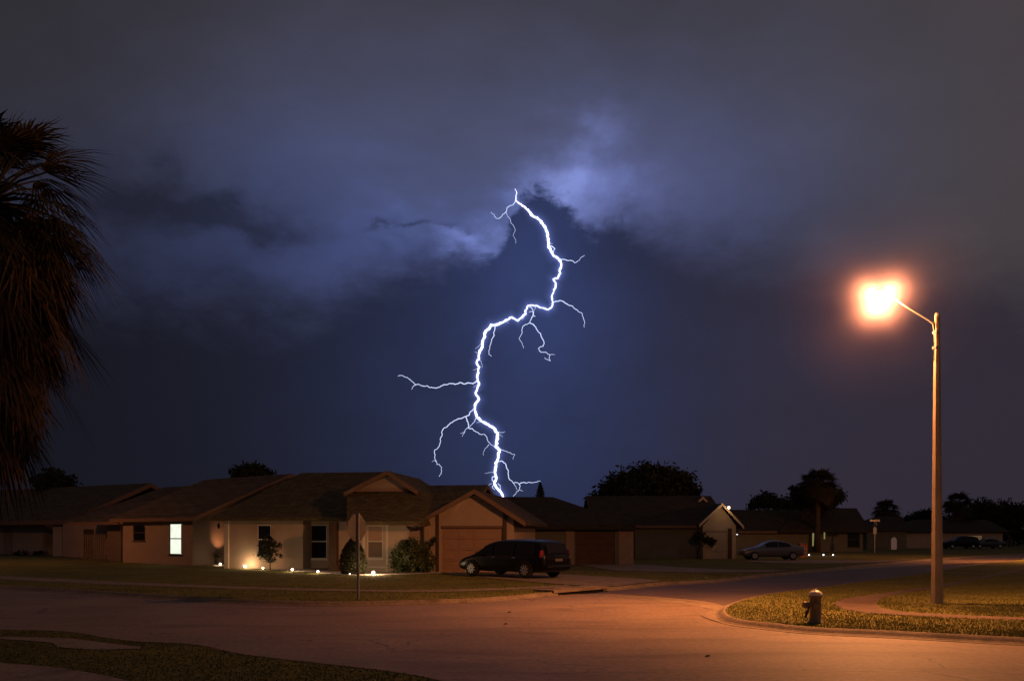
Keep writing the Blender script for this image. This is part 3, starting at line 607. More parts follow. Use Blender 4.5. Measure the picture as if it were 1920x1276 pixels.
# ------------------------------------------------------------------ trees and plants
def leafquads(mb_v, mb_f, c, size, up=0.0):
    a = Vector((random.gauss(0, 1), random.gauss(0, 1), random.gauss(0, 1) + up)).normalized(); b = a.orthogonal().normalized(); q = a.cross(b)
    w = random.uniform(0, 2 * PI); b, q = b * math.cos(w) + q * math.sin(w), q * math.cos(w) - b * math.sin(w)
    l = size * random.uniform(.6, 1.4); n = len(mb_v)
    mb_v += [c - b * l, c + q * l * .38, c + b * l, c - q * l * .38]; mb_f.append((n, n + 1, n + 2, n + 3))
def crown(blobs, n, size, clump=14):              # leaf clumps spread through the volumes of several lobes
    v = []; f = []; tot = sum(b[1] * b[2] for b in blobs)
    for (c, rx, rz) in blobs:
        k = max(6, int(n / clump * rx * rz / tot))
        for _ in range(k):
            d = Vector((random.gauss(0, 1), random.gauss(0, 1), random.gauss(0, 1))).normalized() * random.random() ** .4
            cc = c + Vector((d.x * rx, d.y * rx, d.z * rz)) * random.uniform(.8, 1.08); cr = rx * random.uniform(.08, .2) + size
            for _ in range(clump):
                leafquads(v, f, cc + Vector((random.gauss(0, cr * .6), random.gauss(0, cr * .6), random.gauss(0, cr * .5))), size)
    mb = MB(); mb.v = v; mb.f = f; return mb
def tree(name, label, base, Y, blobs, n, size, m='leafdark', cat='tree', group=None, tr=.18, ground=None):
    c = [(P(x, y, Y + random.uniform(-.6, .6)), rx / F * Y, ry / F * Y) for x, y, rx, ry in blobs]
    bx_ = (base - CX) / F * Y; gz = terr(bx_, Y) if ground is None else ground
    root = thing(name, (bx_, Y, gz), label, cat, group)
    crown(c, n, size).build('crown', M[m], root)
    t = MB(); top = max(c, key=lambda q: q[0].z)[0]; zt_ = min(q[0].z for q in c); fork = Vector((bx_, Y, max(gz + .3, gz + (zt_ - gz) * .75)))
    t.tube([Vector((bx_, Y, gz - .1)), Vector((bx_ + tr * .3, Y, (gz + fork.z) / 2)), fork], [tr * 1.35, tr, tr * .85], 8)
    for q in c: t.tube([fork, fork.lerp(q[0], .55) + Vector((0, 0, .1)), q[0]], [tr * .6, tr * .35, tr * .12], 6)
    t.build('trunk', M['bark'], root, True); return root
# trees behind the roofs
tree('tree', 'big rounded dark tree spreading above the roof beside the flood light', 1205, 84, [(1150, 915, 28, 26), (1180, 905, 40, 28), (1215, 895, 38, 26), (1250, 900, 36, 26), (1285, 910, 26, 26), (1210, 925, 80, 24), (1118, 938, 16, 12), (1300, 925, 16, 16)], 9000, .26)
tree('tree', 'dark treetop showing above the ridge of the lit-window house', 470, 75, [(470, 885, 32, 12), (455, 890, 18, 9), (490, 890, 16, 9)], 2600, .24)
tree('tree', 'dark tree mostly hidden behind the shaggy palm and roof', 125, 80, [(118, 908, 22, 20), (95, 905, 30, 26)], 1800, .26)
tree('tree', 'low dark tree left of the tall palm above the far roof', 1437, 118, [(1437, 940, 24, 15), (1415, 946, 12, 10), (1462, 946, 14, 9), (1480, 950, 22, 7)], 2600, .3)
# slim pine
pb = P(1013, 1003, 70); root = thing('pine_tree', (pb.x, pb.y, .1), 'slim pointed pine peeking over the roof right of the lightning', 'tree')
v = []; f = []
for i in range(900):
    t = random.random(); zz_ = H + (HY - 934) / F * 70 + t * 29 / F * 70; rr = (1 - t) ** .85 * 9 / F * 70 * (1.0 + .18 * math.sin(t * 40)) + .03; w = random.uniform(0, 2 * PI); rr *= random.random() ** .5
    leafquads(v, f, Vector((pb.x + rr * math.cos(w), pb.y + rr * math.sin(w), zz_)), .10)
mb = MB(); mb.v = v; mb.f = f; mb.build('crown', M['leafdark'], root)
MB().tube([(pb.x, pb.y, 0), (pb.x, pb.y, 6.2)], [.14, .04], 8).build('trunk', M['bark'], root)
# distant trees at the right
far = [
       ('round dark tree over the far parked dark car', 1846, 1020, 140, [(1842, 955, 25, 20), (1852, 968, 28, 18), (1828, 965, 16, 14)], 2600),
       ('tree with a thin sloping top at the frame edge', 1893, 1020, 135, [(1890, 955, 24, 16), (1905, 968, 28, 26), (1880, 980, 26, 20)], 2600),
       ('bushy low tree in the gap beside the lamp pole', 1738, 1020, 160, [(1735, 970, 18, 12), (1722, 975, 12, 9), (1750, 968, 10, 8)], 1600),
       ('dark tree rising beyond the tall palm\'s house', 1500, 1020, 150, [(1490, 938, 14, 16), (1505, 948, 24, 14), (1545, 950, 24, 12)], 2000)]
tree('hedge', 'dark hedge closing the street end under the far right trees', 1900, 145, [(1870 + i * 14, 1004 - 3 * (i % 3), 14, 14) for i in range(8)], 2600, .3, cat='hedge')
for lb, bx0, by0, Yd, bl, n in far: tree('tree', lb, bx0, Yd, bl, n, .34, group='dark trees along the far street')
tree('far_treeline', 'low dark line of distant treetops at the right horizon', 1925, 220, [(1700 + i * 28, 972 - 6 * math.sin(i * 1.7) - (8 if i > 6 else 0), 20, 12) for i in range(0, 12)], 3500, .5, group='dark trees along the far street')

def fan(v, f, base, direction, size, droop, nseg=16, w=.035, spread=2.3):      # one fan-palm leaf of narrow drooping segments
    d = direction.normalized(); side = d.cross(Vector((0, 0, 1)))
    if side.length < .05: side = Vector((1, 0, 0))
    side.normalize(); nrm = side.cross(d)
    for i in range(nseg):
        a = (i / (nseg - 1) - .5) * spread; dd = d * math.cos(a) + side * math.sin(a); l = size * (1 - .25 * abs(a)) * random.uniform(.85, 1.1)
        p = [base]; 
        for k in range(1, 4):
            t = k / 3; p.append(base + dd * l * t + Vector((0, 0, -droop * l * t * t)) + nrm * .02 * random.uniform(-1, 1))
        sd = dd.cross(nrm).normalized() * w; n = len(v)
        for k, wd in zip(range(4), (.35, 1.0, .7, .05)): v.append(p[k] - sd * wd); v.append(p[k] + sd * wd)
        f += [(n + 2 * k, n + 2 * k + 1, n + 2 * k + 3, n + 2 * k + 2) for k in range(3)]
def fan_palm(label, px, Y, zc, lean, nlive, ndead, size, zskirt, seed, base_z=.1, nseg=16, w=.035, petiole=1.0, tr=.2, rdead=1.0):
    random.seed(seed); x = (px - CX) / F * Y; root = thing('palm_tree', (x, Y, base_z), label, 'palm tree')
    MB().tube([(x, Y, base_z - .1), (x + lean * .4, Y, zc * .5), (x + lean, Y, zc)], [tr * 1.4, tr, tr * .9], 10).build('trunk', M['bark'], root, True)
    top = Vector((x + lean, Y, zc)); v = []; f = []; pt = MB()
    for i in range(nlive):
        el = R(random.uniform(-58 if petiole > 1.2 and nseg > 12 else -25, 75)); az = 2 * PI * (i * .618 + random.uniform(-.05, .05)); d = Vector((math.cos(az) * math.cos(el), math.sin(az) * math.cos(el), math.sin(el)))
        pe = petiole * random.uniform(.8, 1.15); tip = top + d * pe + Vector((0, 0, -.12 * pe)); pt.tube([top, top + d * pe * .55, tip], [.03, .022, .014], 5)
        fan(v, f, tip, d + Vector((0, 0, -.3)), size * random.uniform(.85, 1.15), random.uniform(.25, .6), nseg, w)
    mb = MB(); mb.v = v; mb.f = f; mb.build('crown', M['frond'], root); pt.build('leaf_stalks', M['frond'], root)
    if ndead:
        v = []; f = []
        for i in range(ndead):
            t = random.random() ** .8; zz_ = zskirt + (zc - zskirt) * t; az = 2 * PI * i * .618; o = Vector((math.cos(az), math.sin(az), 0)); wdt = rdead * (.35 + .65 * math.sin(min(1, t * 1.25) * PI * .62)) * random.uniform(.7, 1.15)
            b0 = Vector((x + lean * zz_ / zc, Y, zz_)) + o * wdt
            fan(v, f, b0, o * random.uniform(.05, .75) + Vector((random.uniform(-.25, .25), random.uniform(-.25, .25), -1)), size * random.uniform(.7, 1.55), random.uniform(.05, .4), 12, w * 1.1, random.uniform(.7, 1.6))
        mb = MB(); mb.v = v; mb.f = f; mb.build('dead_frond_skirt', M['deadfrond'], root)
    return root
# the big shaggy palm at the left edge
fan_palm('huge shaggy fan palm with a hanging skirt of dead fronds at the left edge', -46, 15, 7.75, .2, 90, 290, 1.15, 3.95, 3, nseg=22, w=.022, petiole=1.25, tr=.24, rdead=.95)
# tall cabbage palm with lower clusters, smaller ones
fan_palm('tall fan palm with a ball-shaped crown in front of the far dark house', 1532, 92, H + (HY - 908) / F * 92, .1, 95, 9, 1.5, H + (HY - 935) / F * 92, 5, nseg=11, w=.10, petiole=1.25, tr=.28, rdead=1.0)
tree('shrubby_tree', 'ragged dark tree tucked behind the tall palm trunk', 1505, 96, [(1497, 920, 14, 12), (1512, 938, 22, 14), (1560, 930, 20, 16), (1545, 945, 26, 12)], 2200, .28)
fan_palm('far fan palm with a bushy round crown beside the street-name post', 1660, 118, H + (HY - 956) / F * 118, .1, 80, 6, 1.35, H + (HY - 970) / F * 118, 8, nseg=9, w=.11, petiole=1.0, tr=.24)
fan_palm('far fan palm right of the lamp pole before the pale house', 1796, 125, H + (HY - 945) / F * 125, .1, 85, 8, 1.5, H + (HY - 962) / F * 125, 9, nseg=9, w=.12, petiole=1.2, tr=.26)
random.seed(11)
# plants by the corner house
pl = GL(505, 1067.5); Y = pl.y
tree('shrub', 'leggy dark shrub in front of the corner house wall between path lights', 506, Y, [(500, 1015, 15, 12), (510, 1030, 16, 14), (497, 1038, 14, 12), (520, 1022, 8, 8), (505, 1048, 12, 7), (525, 1040, 5, 4)], 2400, .055, 'leafdark', 'shrub', tr=.035, ground=pl.z)
pl = GL(662, 1076); Y = pl.y; root = thing('conical_shrub', pl, 'dense teardrop evergreen shrub behind the stop sign post', 'shrub')
v = []; f = []; zt_ = H - (998 - HY) / F * Y
for i in range(9000):
    t = random.random(); zz_ = pl.z + t * (zt_ - pl.z); rr = 26 / F * Y * (math.sin(PI * min(1, (t * .9 + .16)) ** .75) ** .8) * (1 if t < .75 else 1 - (t - .75) * 2.4); w = random.uniform(0, 2 * PI); rr = max(.02, rr) * random.random() ** .22 * random.uniform(.93, 1.05)
    leafquads(v, f, Vector((pl.x + rr * math.cos(w), pl.y + rr * math.sin(w), zz_)), .05)
mb = MB(); mb.v = v; mb.f = f; mb.build('crown', M['leafdark'], root); MB().tube([pl, pl + Vector((0, 0, .8))], [.06, .03], 6).build('trunk', M['bark'], root)
pl = GL(770, 1074); Y = pl.y
tree('shrub', 'large rounded leafy shrub beside the garage of the corner house', 772, Y, [(770, 1035, 33, 26), (752, 1048, 22, 22), (792, 1045, 22, 24), (775, 1060, 40, 13), (765, 1020, 18, 12), (808, 1018, 6, 8), (812, 1012, 4, 4), (806, 1062, 9, 9)], 8200, .075, 'leaf', 'shrub', tr=.04, ground=pl.z)
k_ = (412 - CX) / F; vy_ = (k_ * (B.O.y - .45 * B.t * 0) - B.O.x) / (B.V.x - k_ * B.V.y); pl = B.W(.55, vy_ - .55, 0); pl.z = terr(pl.x, pl.y); Y = pl.y; root = thing('yucca_plant', pl, 'small spiky plant in the lit recess beside the bright corner post', 'plant'); v = []; f = []
for i in range(26):
    az = random.uniform(0, 2 * PI); el = R(random.uniform(5, 80)); fan(v, f, pl + Vector((0, 0, .38)), Vector((math.cos(az) * math.cos(el), math.sin(az) * math.cos(el), math.sin(el))), .42, .25, 3, .02, .35)
mb = MB(); mb.v = v; mb.f = f; mb.build('leaves', M['leaf'], root); MB().tube([pl, pl + Vector((0, 0, .42))], .05, 6).build('stem', M['bark'], root)
pl = GL(1318, 1048); Y = pl.y
tree('topiary_tree', 'small pompom tree in front of the pale garage gable', 1314, Y, [(1310, 1003, 9, 8), (1334, 1016, 10, 7), (1322, 1011, 6, 5)], 1500, .10, 'leafdark', 'tree', tr=.07, ground=pl.z)
tree('shrub', 'low dark hedge plant at the foot of the porch column house', 60, GL(60, 1041).y, [(40, 1036, 14, 4), (75, 1036, 12, 4)], 700, .08, 'leafdark', 'shrub', tr=.03)

# ------------------------------------------------------------------ garden lights
warm = emis('path_lamp_glass', (1, .76, .46), 14); coldm = emis('cold_lamp_glass', (.75, .85, 1), 7)
def add_light(name, loc, energy, col, parent, radius=.05, spot=None, aim=None):
    l = bpy.data.lights.new(name, 'SPOT' if spot else 'POINT'); l.energy = energy; l.color = col; l.shadow_soft_size = radius
    o = bpy.data.objects.new(name, l); C.objects.link(o); o.parent = parent; o.location = Vector(loc) - parent_origin(parent)
    if spot:
        l.spot_size = spot; l.spot_blend = 1.0; o.rotation_euler = (Vector(aim) - Vector(loc)).to_track_quat('-Z', 'Y').to_euler()
    return o
def path_light(p, label, group, e=9, gm=None, col=(1, .66, .36), s=1.0, cat='path light', off=(0, -.12, .3)):
    root = thing('path_light', p, label, cat, group)
    s *= .56; p = p + Vector((0, 0, -.03))
    MB().lathe([(.012, -.08), (.016, .05), (.06 * s, .06), (.06 * s, .075)], p, 12).build('stake', M['darkmetal'], root)
    MB().lathe([(.105 * s * math.sin(a_), .078 + .1 * s - .1 * s * math.cos(a_)) for a_ in [.3 + i * .282 for i in range(10)]], p, 14).build('globe', gm or warm, root, True)
    MB().lathe([(.05 * s, .078 + .195 * s), (.045 * s, .085 + .21 * s), (.01, .09 + .22 * s)], p, 12).build('cap', M['darkmetal'], root)
    if e: add_light('glow_lamp', p + Vector(off), e * .5, col, root, .05)
    return root
GP = 'small glowing path lights along the flower bed'
path_light(GL(413, 1060), 'glowing path light beside the spiky plant in the recess', GP, 20)
path_light(GL(459, 1065), 'glowing path light throwing a pool on the wall left of the leggy shrub', GP, 65, s=1.15, off=(.28, -.42, .3))
path_light(GL(493, 1067.5), 'glowing path light directly under the leggy shrub', GP, 24, s=.85)
path_light(GL(548, 1071), 'glowing path light between the leggy shrub and the big dark window', GP, 60)
path_light(GL(596, 1074.5), 'glowing path light in front of the big dark porch window', GP, 45, s=.9)
path_light(GL(656, 1078), 'dim path light at the foot of the teardrop shrub', GP, 0.4, s=.5)
path_light(GL(700, 1077.5), 'brightest path light right of the stop sign post below the window', GP, 170, s=1.2, off=(0, -.05, .34))
GC = 'cold white lights in the far front yard'
for px, lb in ((1517, 'cold white yard light next to the sedan tail'), (1544, 'cold white yard light in front of the tall palm'), (1562, 'cold white yard light farthest from the sedan')):
    path_light(GL(px, 1041.5), lb, GC, 3, coldm, (.7, .8, 1), .9, 'yard light')
# uplight that throws the orange patch on the recess wall
pu = GL(428, 1061.5); root = thing('garden_spotlight', pu, 'small uplight at the foot of the bright corner post', 'spotlight')
MB().lathe([(.02, -.05), (.02, .05), (.05, .08), (.06, .17)], pu, 12).build('housing', M['darkmetal'], root)
MB().lathe([(.05, .172), (.052, .185)], pu, 12).build('lens', warm, root)
add_light('uplight_lamp', pu + Vector((-.15, -.1, .25)), 40, (1, .62, .3), root, .03, R(80), pu + Vector((.0, .1, 1.5)))
def b_side(px):                                  # where the side wall of the lit-window house meets the sight line of px
    k = (px - CX) / F; O_ = B.O; return (k * O_.y - O_.x) / (B.V.x - k * B.V.y)
vb_ = b_side(410); wpt = B.W(0, vb_, 0); wpt.z = H - (1008 - HY) / F * wpt.y; wl_ = B.W(.75, vb_ - .15, pu.z + .75)
add_light('wall_lamp', wl_, 60, (1, .42, .18), root, .05, R(66), wpt)
# hanging hook ornament under the eave
hp = K.W(K.u(410, .6), .6, 0); Yh = hp.y; root = thing('hanging_lantern', Vector((hp.x, hp.y, H - (980 - HY) / F * Yh)), 'small dark unlit lantern hanging under the eave by the bright post', 'lantern')
zl = root.location.z
MB().tube([(hp.x, hp.y, zl + .25), (hp.x, hp.y, zl - .02)], .01, 5).build('chain', M['darkmetal'], root)
MB().lathe([(.02, zl - .02), (.1, zl - .08), (.075, zl - .1), (.06, zl - .26), (.08, zl - .28), (.02, zl - .31)], (hp.x, hp.y, 0), 10).build('body', M['darkmetal'], root)

# flood light on house E
fp = P(1366, 951, E.O.y - 1.75); root = thing('flood_light', fp, 'glaring flood light on the sloping eave of the pale garage gable', 'flood light')
MB().box(fp + Vector((0, .12, -.02)), (.2, .14, .16)).build('housing', M['darkmetal'], root)
MB().lathe([(.05, -.13), (.085, -.11), (.09, -.07), (.07, .02)], fp, 14, 'y').build('lens', emis('flood_lens', (1, .70, .36), 12), root)
add_light('flood_lamp', fp + Vector((-.1, -.7, .0)), 13, (1, .6, .28), root, .08)
ws = E.W(E.u(1381, vg), vg - .1, E.z(1001, 0, vg)); root = thing('wall_lamp', ws, 'tiny white lamp on the corner of the pale garage', 'wall lamp')
MB().box(ws, (.16, .1, .1)).build('housing', M['darkmetal'], root); MB().box(ws + Vector((0, -.06, -.01)), (.12, .02, .07)).build('lens', emis('lamp_dim', (.9, .85, .8), 1.5), root)

# ------------------------------------------------------------------ street lamp
def street_lamp(base, ztop, arm_end, label, power, rot=0.0):
    root = thing('street_lamp', base, label, 'street lamp', 'street lamps'); x, y, z = base; sg = 1 if arm_end[0] < x else -1
    n = 8; pole = MB(); pole.tube([(x, y, z - .1), (x, y, z + ztop * .5), (x, y, ztop - .08), (x, y, ztop)], [.155, .115, .072, .05], 8); pole.build('pole', M['conc'], root)
    ae = Vector(arm_end); a0 = Vector((x - sg * .06, y, ztop - .55)); a1 = Vector((x - sg * .1, y, ztop - .28)); a2 = a1.lerp(ae, .1) + Vector((0, 0, .02))
    MB().tube([a0 + Vector((0, 0, -.7)), a0, a1, a2, a1.lerp(ae, .5), ae], [.026, .026, .025, .023, .022, .021], 8).build('arm', M['metal'], root, True)
    for zk in (.9, .5): MB().box((x - sg * .03, y, ztop - zk), (.1, .2, .06)).build('bracket', M['metal'], root)
    d = (ae - a1); d.normalize()
    c = ae + Vector((-.12 * sg, 0, .03))
    MB().lathe([(.03, .17), (.08, .16), (.11, .09), (.13, .0), (.13, -.02)], c, 18).build('lamp_head', M['metal'], root, True)
    gl = bpy.data.materials.get('lamp_refractor')
    if not gl:
        gl = bpy.data.materials.new('lamp_refractor'); gl.use_nodes = True; t = gl.node_tree; t.nodes.clear()
        e = t.nodes.new('ShaderNodeEmission'); e.inputs[0].default_value = (1, .62, .36, 1); e.inputs[1].default_value = 14; tr_ = t.nodes.new('ShaderNodeBsdfTransparent'); ad = t.nodes.new('ShaderNodeAddShader'); o = t.nodes.new('ShaderNodeOutputMaterial')
        t.links.new(e.outputs[0], ad.inputs[0]); t.links.new(tr_.outputs[0], ad.inputs[1]); t.links.new(ad.outputs[0], o.inputs[0]); gl.cycles.emission_sampling = 'NONE'
    MB().lathe([(.15, -.021), (.19, -.08), (.21, -.18), (.19, -.29), (.12, -.37), (.03, -.40)], c, 20).build('refractor', gl, root, True)
    lc = c + Vector((0, 0, -.2))
    l = bpy.data.lights.new('street_light', 'POINT'); l.energy = power; l.color = (1, .355, .108); l.shadow_soft_size = .1
    o = bpy.data.objects.new('street_light', l); C.objects.link(o); o.parent = root; o.location = lc - Vector(base); o.rotation_euler = (0, 0, R(rot))
    l.use_nodes = True; t = l.node_tree; em = [n for n in t.nodes if n.type == 'EMISSION'][0]
    tx = bpy.data.texts.get('lamp_throw') or bpy.data.texts.new('lamp_throw')
    if not tx.as_string().strip():
        va = [0, 15, 30, 40, 50, 60, 66, 72, 78, 84, 90, 100, 120, 180]; up = [1800, 2300, 2500, 2500]
        street = [1200, 2600, 4200, 4500, 3900, 2300, 1500, 1150, 1100, 1300]; house = [1200, 1900, 1900, 1600, 1500, 2100, 2800, 2900, 2400, 1700]
        cam_ = [1100, 2300, 3400, 2900, 1400, 950, 800, 750, 900, 1300]; diag = [1100, 2500, 4100, 4500, 3500, 1500, 850, 700, 800, 1300]
        along = [1200, 1200, 850, 650, 600, 600, 650, 700, 900, 1400]; back = [1200, 1900, 2100, 2000, 1800, 1500, 1300, 1200, 1300, 1600]; bk2 = [1100, 1200, 900, 800, 750, 750, 800, 850, 1000, 1500]
        hz = [cam_, diag, street, house, along, bk2, back, bk2, cam_]; ha = [0, 45, 90, 135, 180, 225, 270, 315, 360]
        tx.write('IESNA:LM-63-2002\nTILT=NONE\n1 -1 1 %d %d 1 2 0 0 0\n1 1 100\n%s\n%s\n%s\n' % (len(va), len(ha), ' '.join(map(str, va)), ' '.join(map(str, ha)), '\n'.join(' '.join(map(str, row + up)) for row in hz)))
    ie = t.nodes.new('ShaderNodeTexIES'); ie.mode = 'INTERNAL'; ie.ies = tx; ie.inputs['Strength'].default_value = 1.0
    t.links.new(ie.outputs[0], em.inputs['Strength'])
    return root, c, lc
lb_ = GL(1757, 1131); lY = lb_.y
zt_ = H + (HY - 587) / F * lY
SL, LC, LL = street_lamp(lb_, zt_, P(1659, 549, lY + .5), 'tall concrete street lamp with a glaring lamp on an upswept arm', 42.0)
lb2 = GL(2110, 1050); street_lamp(Vector((lb2.x, lb2.y, .1)), 8.2, (lb2.x - 1.5, lb2.y, 8.7), 'second street lamp further along the cross street outside the picture', 40.0)
lb3 = Vector((-38, 42, .1)); street_lamp(lb3, 8.3, (lb3.x + 1.5, lb3.y, 8.8), 'street lamp down the left-hand street outside the picture', 15.0, -90)
# added ball of scattering air imitating lens glare round the lamp, thinning outwards
def halo_ball(center, rad, dens):
    bm = bmesh.new(); bmesh.ops.create_icosphere(bm, subdivisions=4, radius=rad); me = bpy.data.meshes.new('halo_ball'); bm.to_mesh(me); bm.free()
    m = bpy.data.materials.new('halo_air'); m.use_nodes = True; t = m.node_tree; t.nodes.clear()
    o = t.nodes.new('ShaderNodeOutputMaterial'); vs = t.nodes.new('ShaderNodeVolumePrincipled'); vs.inputs['Color'].default_value = (.82, .66, .95, 1); vs.inputs['Anisotropy'].default_value = 0
    tc = t.nodes.new('ShaderNodeTexCoord'); ln = t.nodes.new('ShaderNodeVectorMath'); ln.operation = 'LENGTH'; t.links.new(tc.outputs['Object'], ln.inputs[0])
    def mm(op, a_, b_=None):
        n_ = t.nodes.new('ShaderNodeMath'); n_.operation = op
        for k_, q_ in enumerate((a_, b_)):
            if q_ is None: continue
            if isinstance(q_, (int, float)): n_.inputs[k_].default_value = q_
            else: t.links.new(q_, n_.inputs[k_])
        return n_.outputs[0]
    rr_ = ln.outputs['Value']; core = mm('MULTIPLY', mm('EXPONENT', mm('MULTIPLY', mm('MULTIPLY', rr_, rr_), -1 / .60 ** 2)), dens)
    tail = mm('MULTIPLY', mm('MAXIMUM', mm('SUBTRACT', 1.0, mm('DIVIDE', rr_, rad)), 0.0), dens * .034)
    mu = t.nodes.new('ShaderNodeMath'); mu.operation = 'ADD'; t.links.new(core, mu.inputs[0]); t.links.new(tail, mu.inputs[1])
    t.links.new(mu.outputs[0], vs.inputs['Density'])
    t.links.new(vs.outputs[0], o.inputs['Volume']); me.materials.append(m)
    ob = bpy.data.objects.new('halo_ball', me); C.objects.link(ob); ob.location = center; struct(ob, 'stuff'); return ob
halo_ball(LL + Vector((.02, 0, .03)), 3.2, .085)

# ------------------------------------------------------------------ stop sign seen from behind, hydrant, far sign
sp = GL(671.5, 1122.5); root = thing('stop_sign', sp, 'octagonal traffic sign seen from behind on a slim steel post', 'traffic sign')
zt_ = H + (HY - 961) / F * sp.y
MB().box((sp.x, sp.y, (sp.z + zt_) / 2 - .1), (.06, .035, zt_ - sp.z + .2), R(-20)).build('post', M['metal'], root)
an = R(60); U_ = Vector((math.cos(an), math.sin(an), 0)); N_ = Vector((-math.sin(an), math.cos(an), 0)); zc = H - (988.5 - HY) / F * sp.y
oc = [Vector((sp.x, sp.y, zc)) + N_ * .04 + U_ * (.41 * math.cos(PI / 8 + k * PI / 4)) + Vector((0, 0, .41 * math.sin(PI / 8 + k * PI / 4))) for k in range(8)]
pn = MB().prism(oc, N_ * .006).build('sign_back', mat('sign_back_metal', (.11, .105, .10), (.14, .135, .13), 5, .5, 0, .4, .4), root)
MB().prism([p + N_ * .0075 for p in oc], N_ * .002).build('sign_face', M['signred'], root)
MB().box(Vector((sp.x, sp.y, zc + .2)) + N_ * .02, (.05, .05, .03), an).build('bolt', M['metal'], root); MB().box(Vector((sp.x, sp.y, zc - .2)) + N_ * .02, (.05, .05, .03), an).build('bolt', M['metal'], root)

hp = GL(1529, 1167.5); hz = hp.z; root = thing('fire_hydrant', hp, 'stubby pale-capped fire hydrant standing in the corner grass', 'fire hydrant')
s_ = hp.y / F; hh = 62 * s_
MB().lathe([(.16, -.02), (.16, .03), (.125, .04), (.125, hh * .12), (.118, hh * .14), (.115, hh * .78), (.135, hh * .79), (.135, hh * .84)], hp, 20).build('barrel', M['hydrant'], root, True)
MB().lathe([(.14, hh * .842), (.14, hh * .87), (.12, hh * .93), (.07, hh * .985), (.035, hh * 1.0)], hp, 20).lathe([(.028, hh * 1.0), (.028, hh * 1.035)], hp, 5).build('bonnet', M['hydrantcap'], root, True)
for ang_, r_, l_ in ((R(190), .055, .2), (R(262), .05, .17)):
    d = Vector((math.cos(ang_), math.sin(ang_), 0)); c0 = hp + Vector((0, 0, hh * .56))
    nz = MB().tube([c0 + d * .08, c0 + d * l_], r_, 12).build('nozzle', M['hydrant'], root)
    MB().tube([c0 + d * l_, c0 + d * (l_ + .06)], [r_ * 1.35, r_ * 1.2], 8).tube([c0 + d * (l_ + .06), c0 + d * (l_ + .1)], .02, 5).build('cap', M['hydrant'], nz)
ch = MB(); c0 = hp + Vector((-.18, -.12, hh * .52)); ch.tube([c0, c0 + Vector((-.03, -.03, -.12)), c0 + Vector((-.07, -.02, -.22)), c0 + Vector((-.04, .02, -.1))], .022, 6).build('chain', M['darkmetal'], root)

fp2 = GL(1640, 1036.5); root = thing('street_sign', fp2, 'distant small sign on a thin post before the far trees', 'street sign')
zt_ = H + (HY - 973) / F * fp2.y
MB().box((fp2.x, fp2.y, (fp2.z + zt_) / 2), (.07, .07, zt_ - fp2.z)).build('post', M['metal'], root)
MB().box((fp2.x, fp2.y - .05, zt_ - .12), (1.0, .03, .2)).box((fp2.x, fp2.y - .05, zt_ - .5), (.03, .9, .2)).build('name_blade', M['metal'], root)
MB().box((fp2.x, fp2.y - .055, zt_ - 1.15), (.34, .03, .62)).build('sign_panel', M['white'], root)

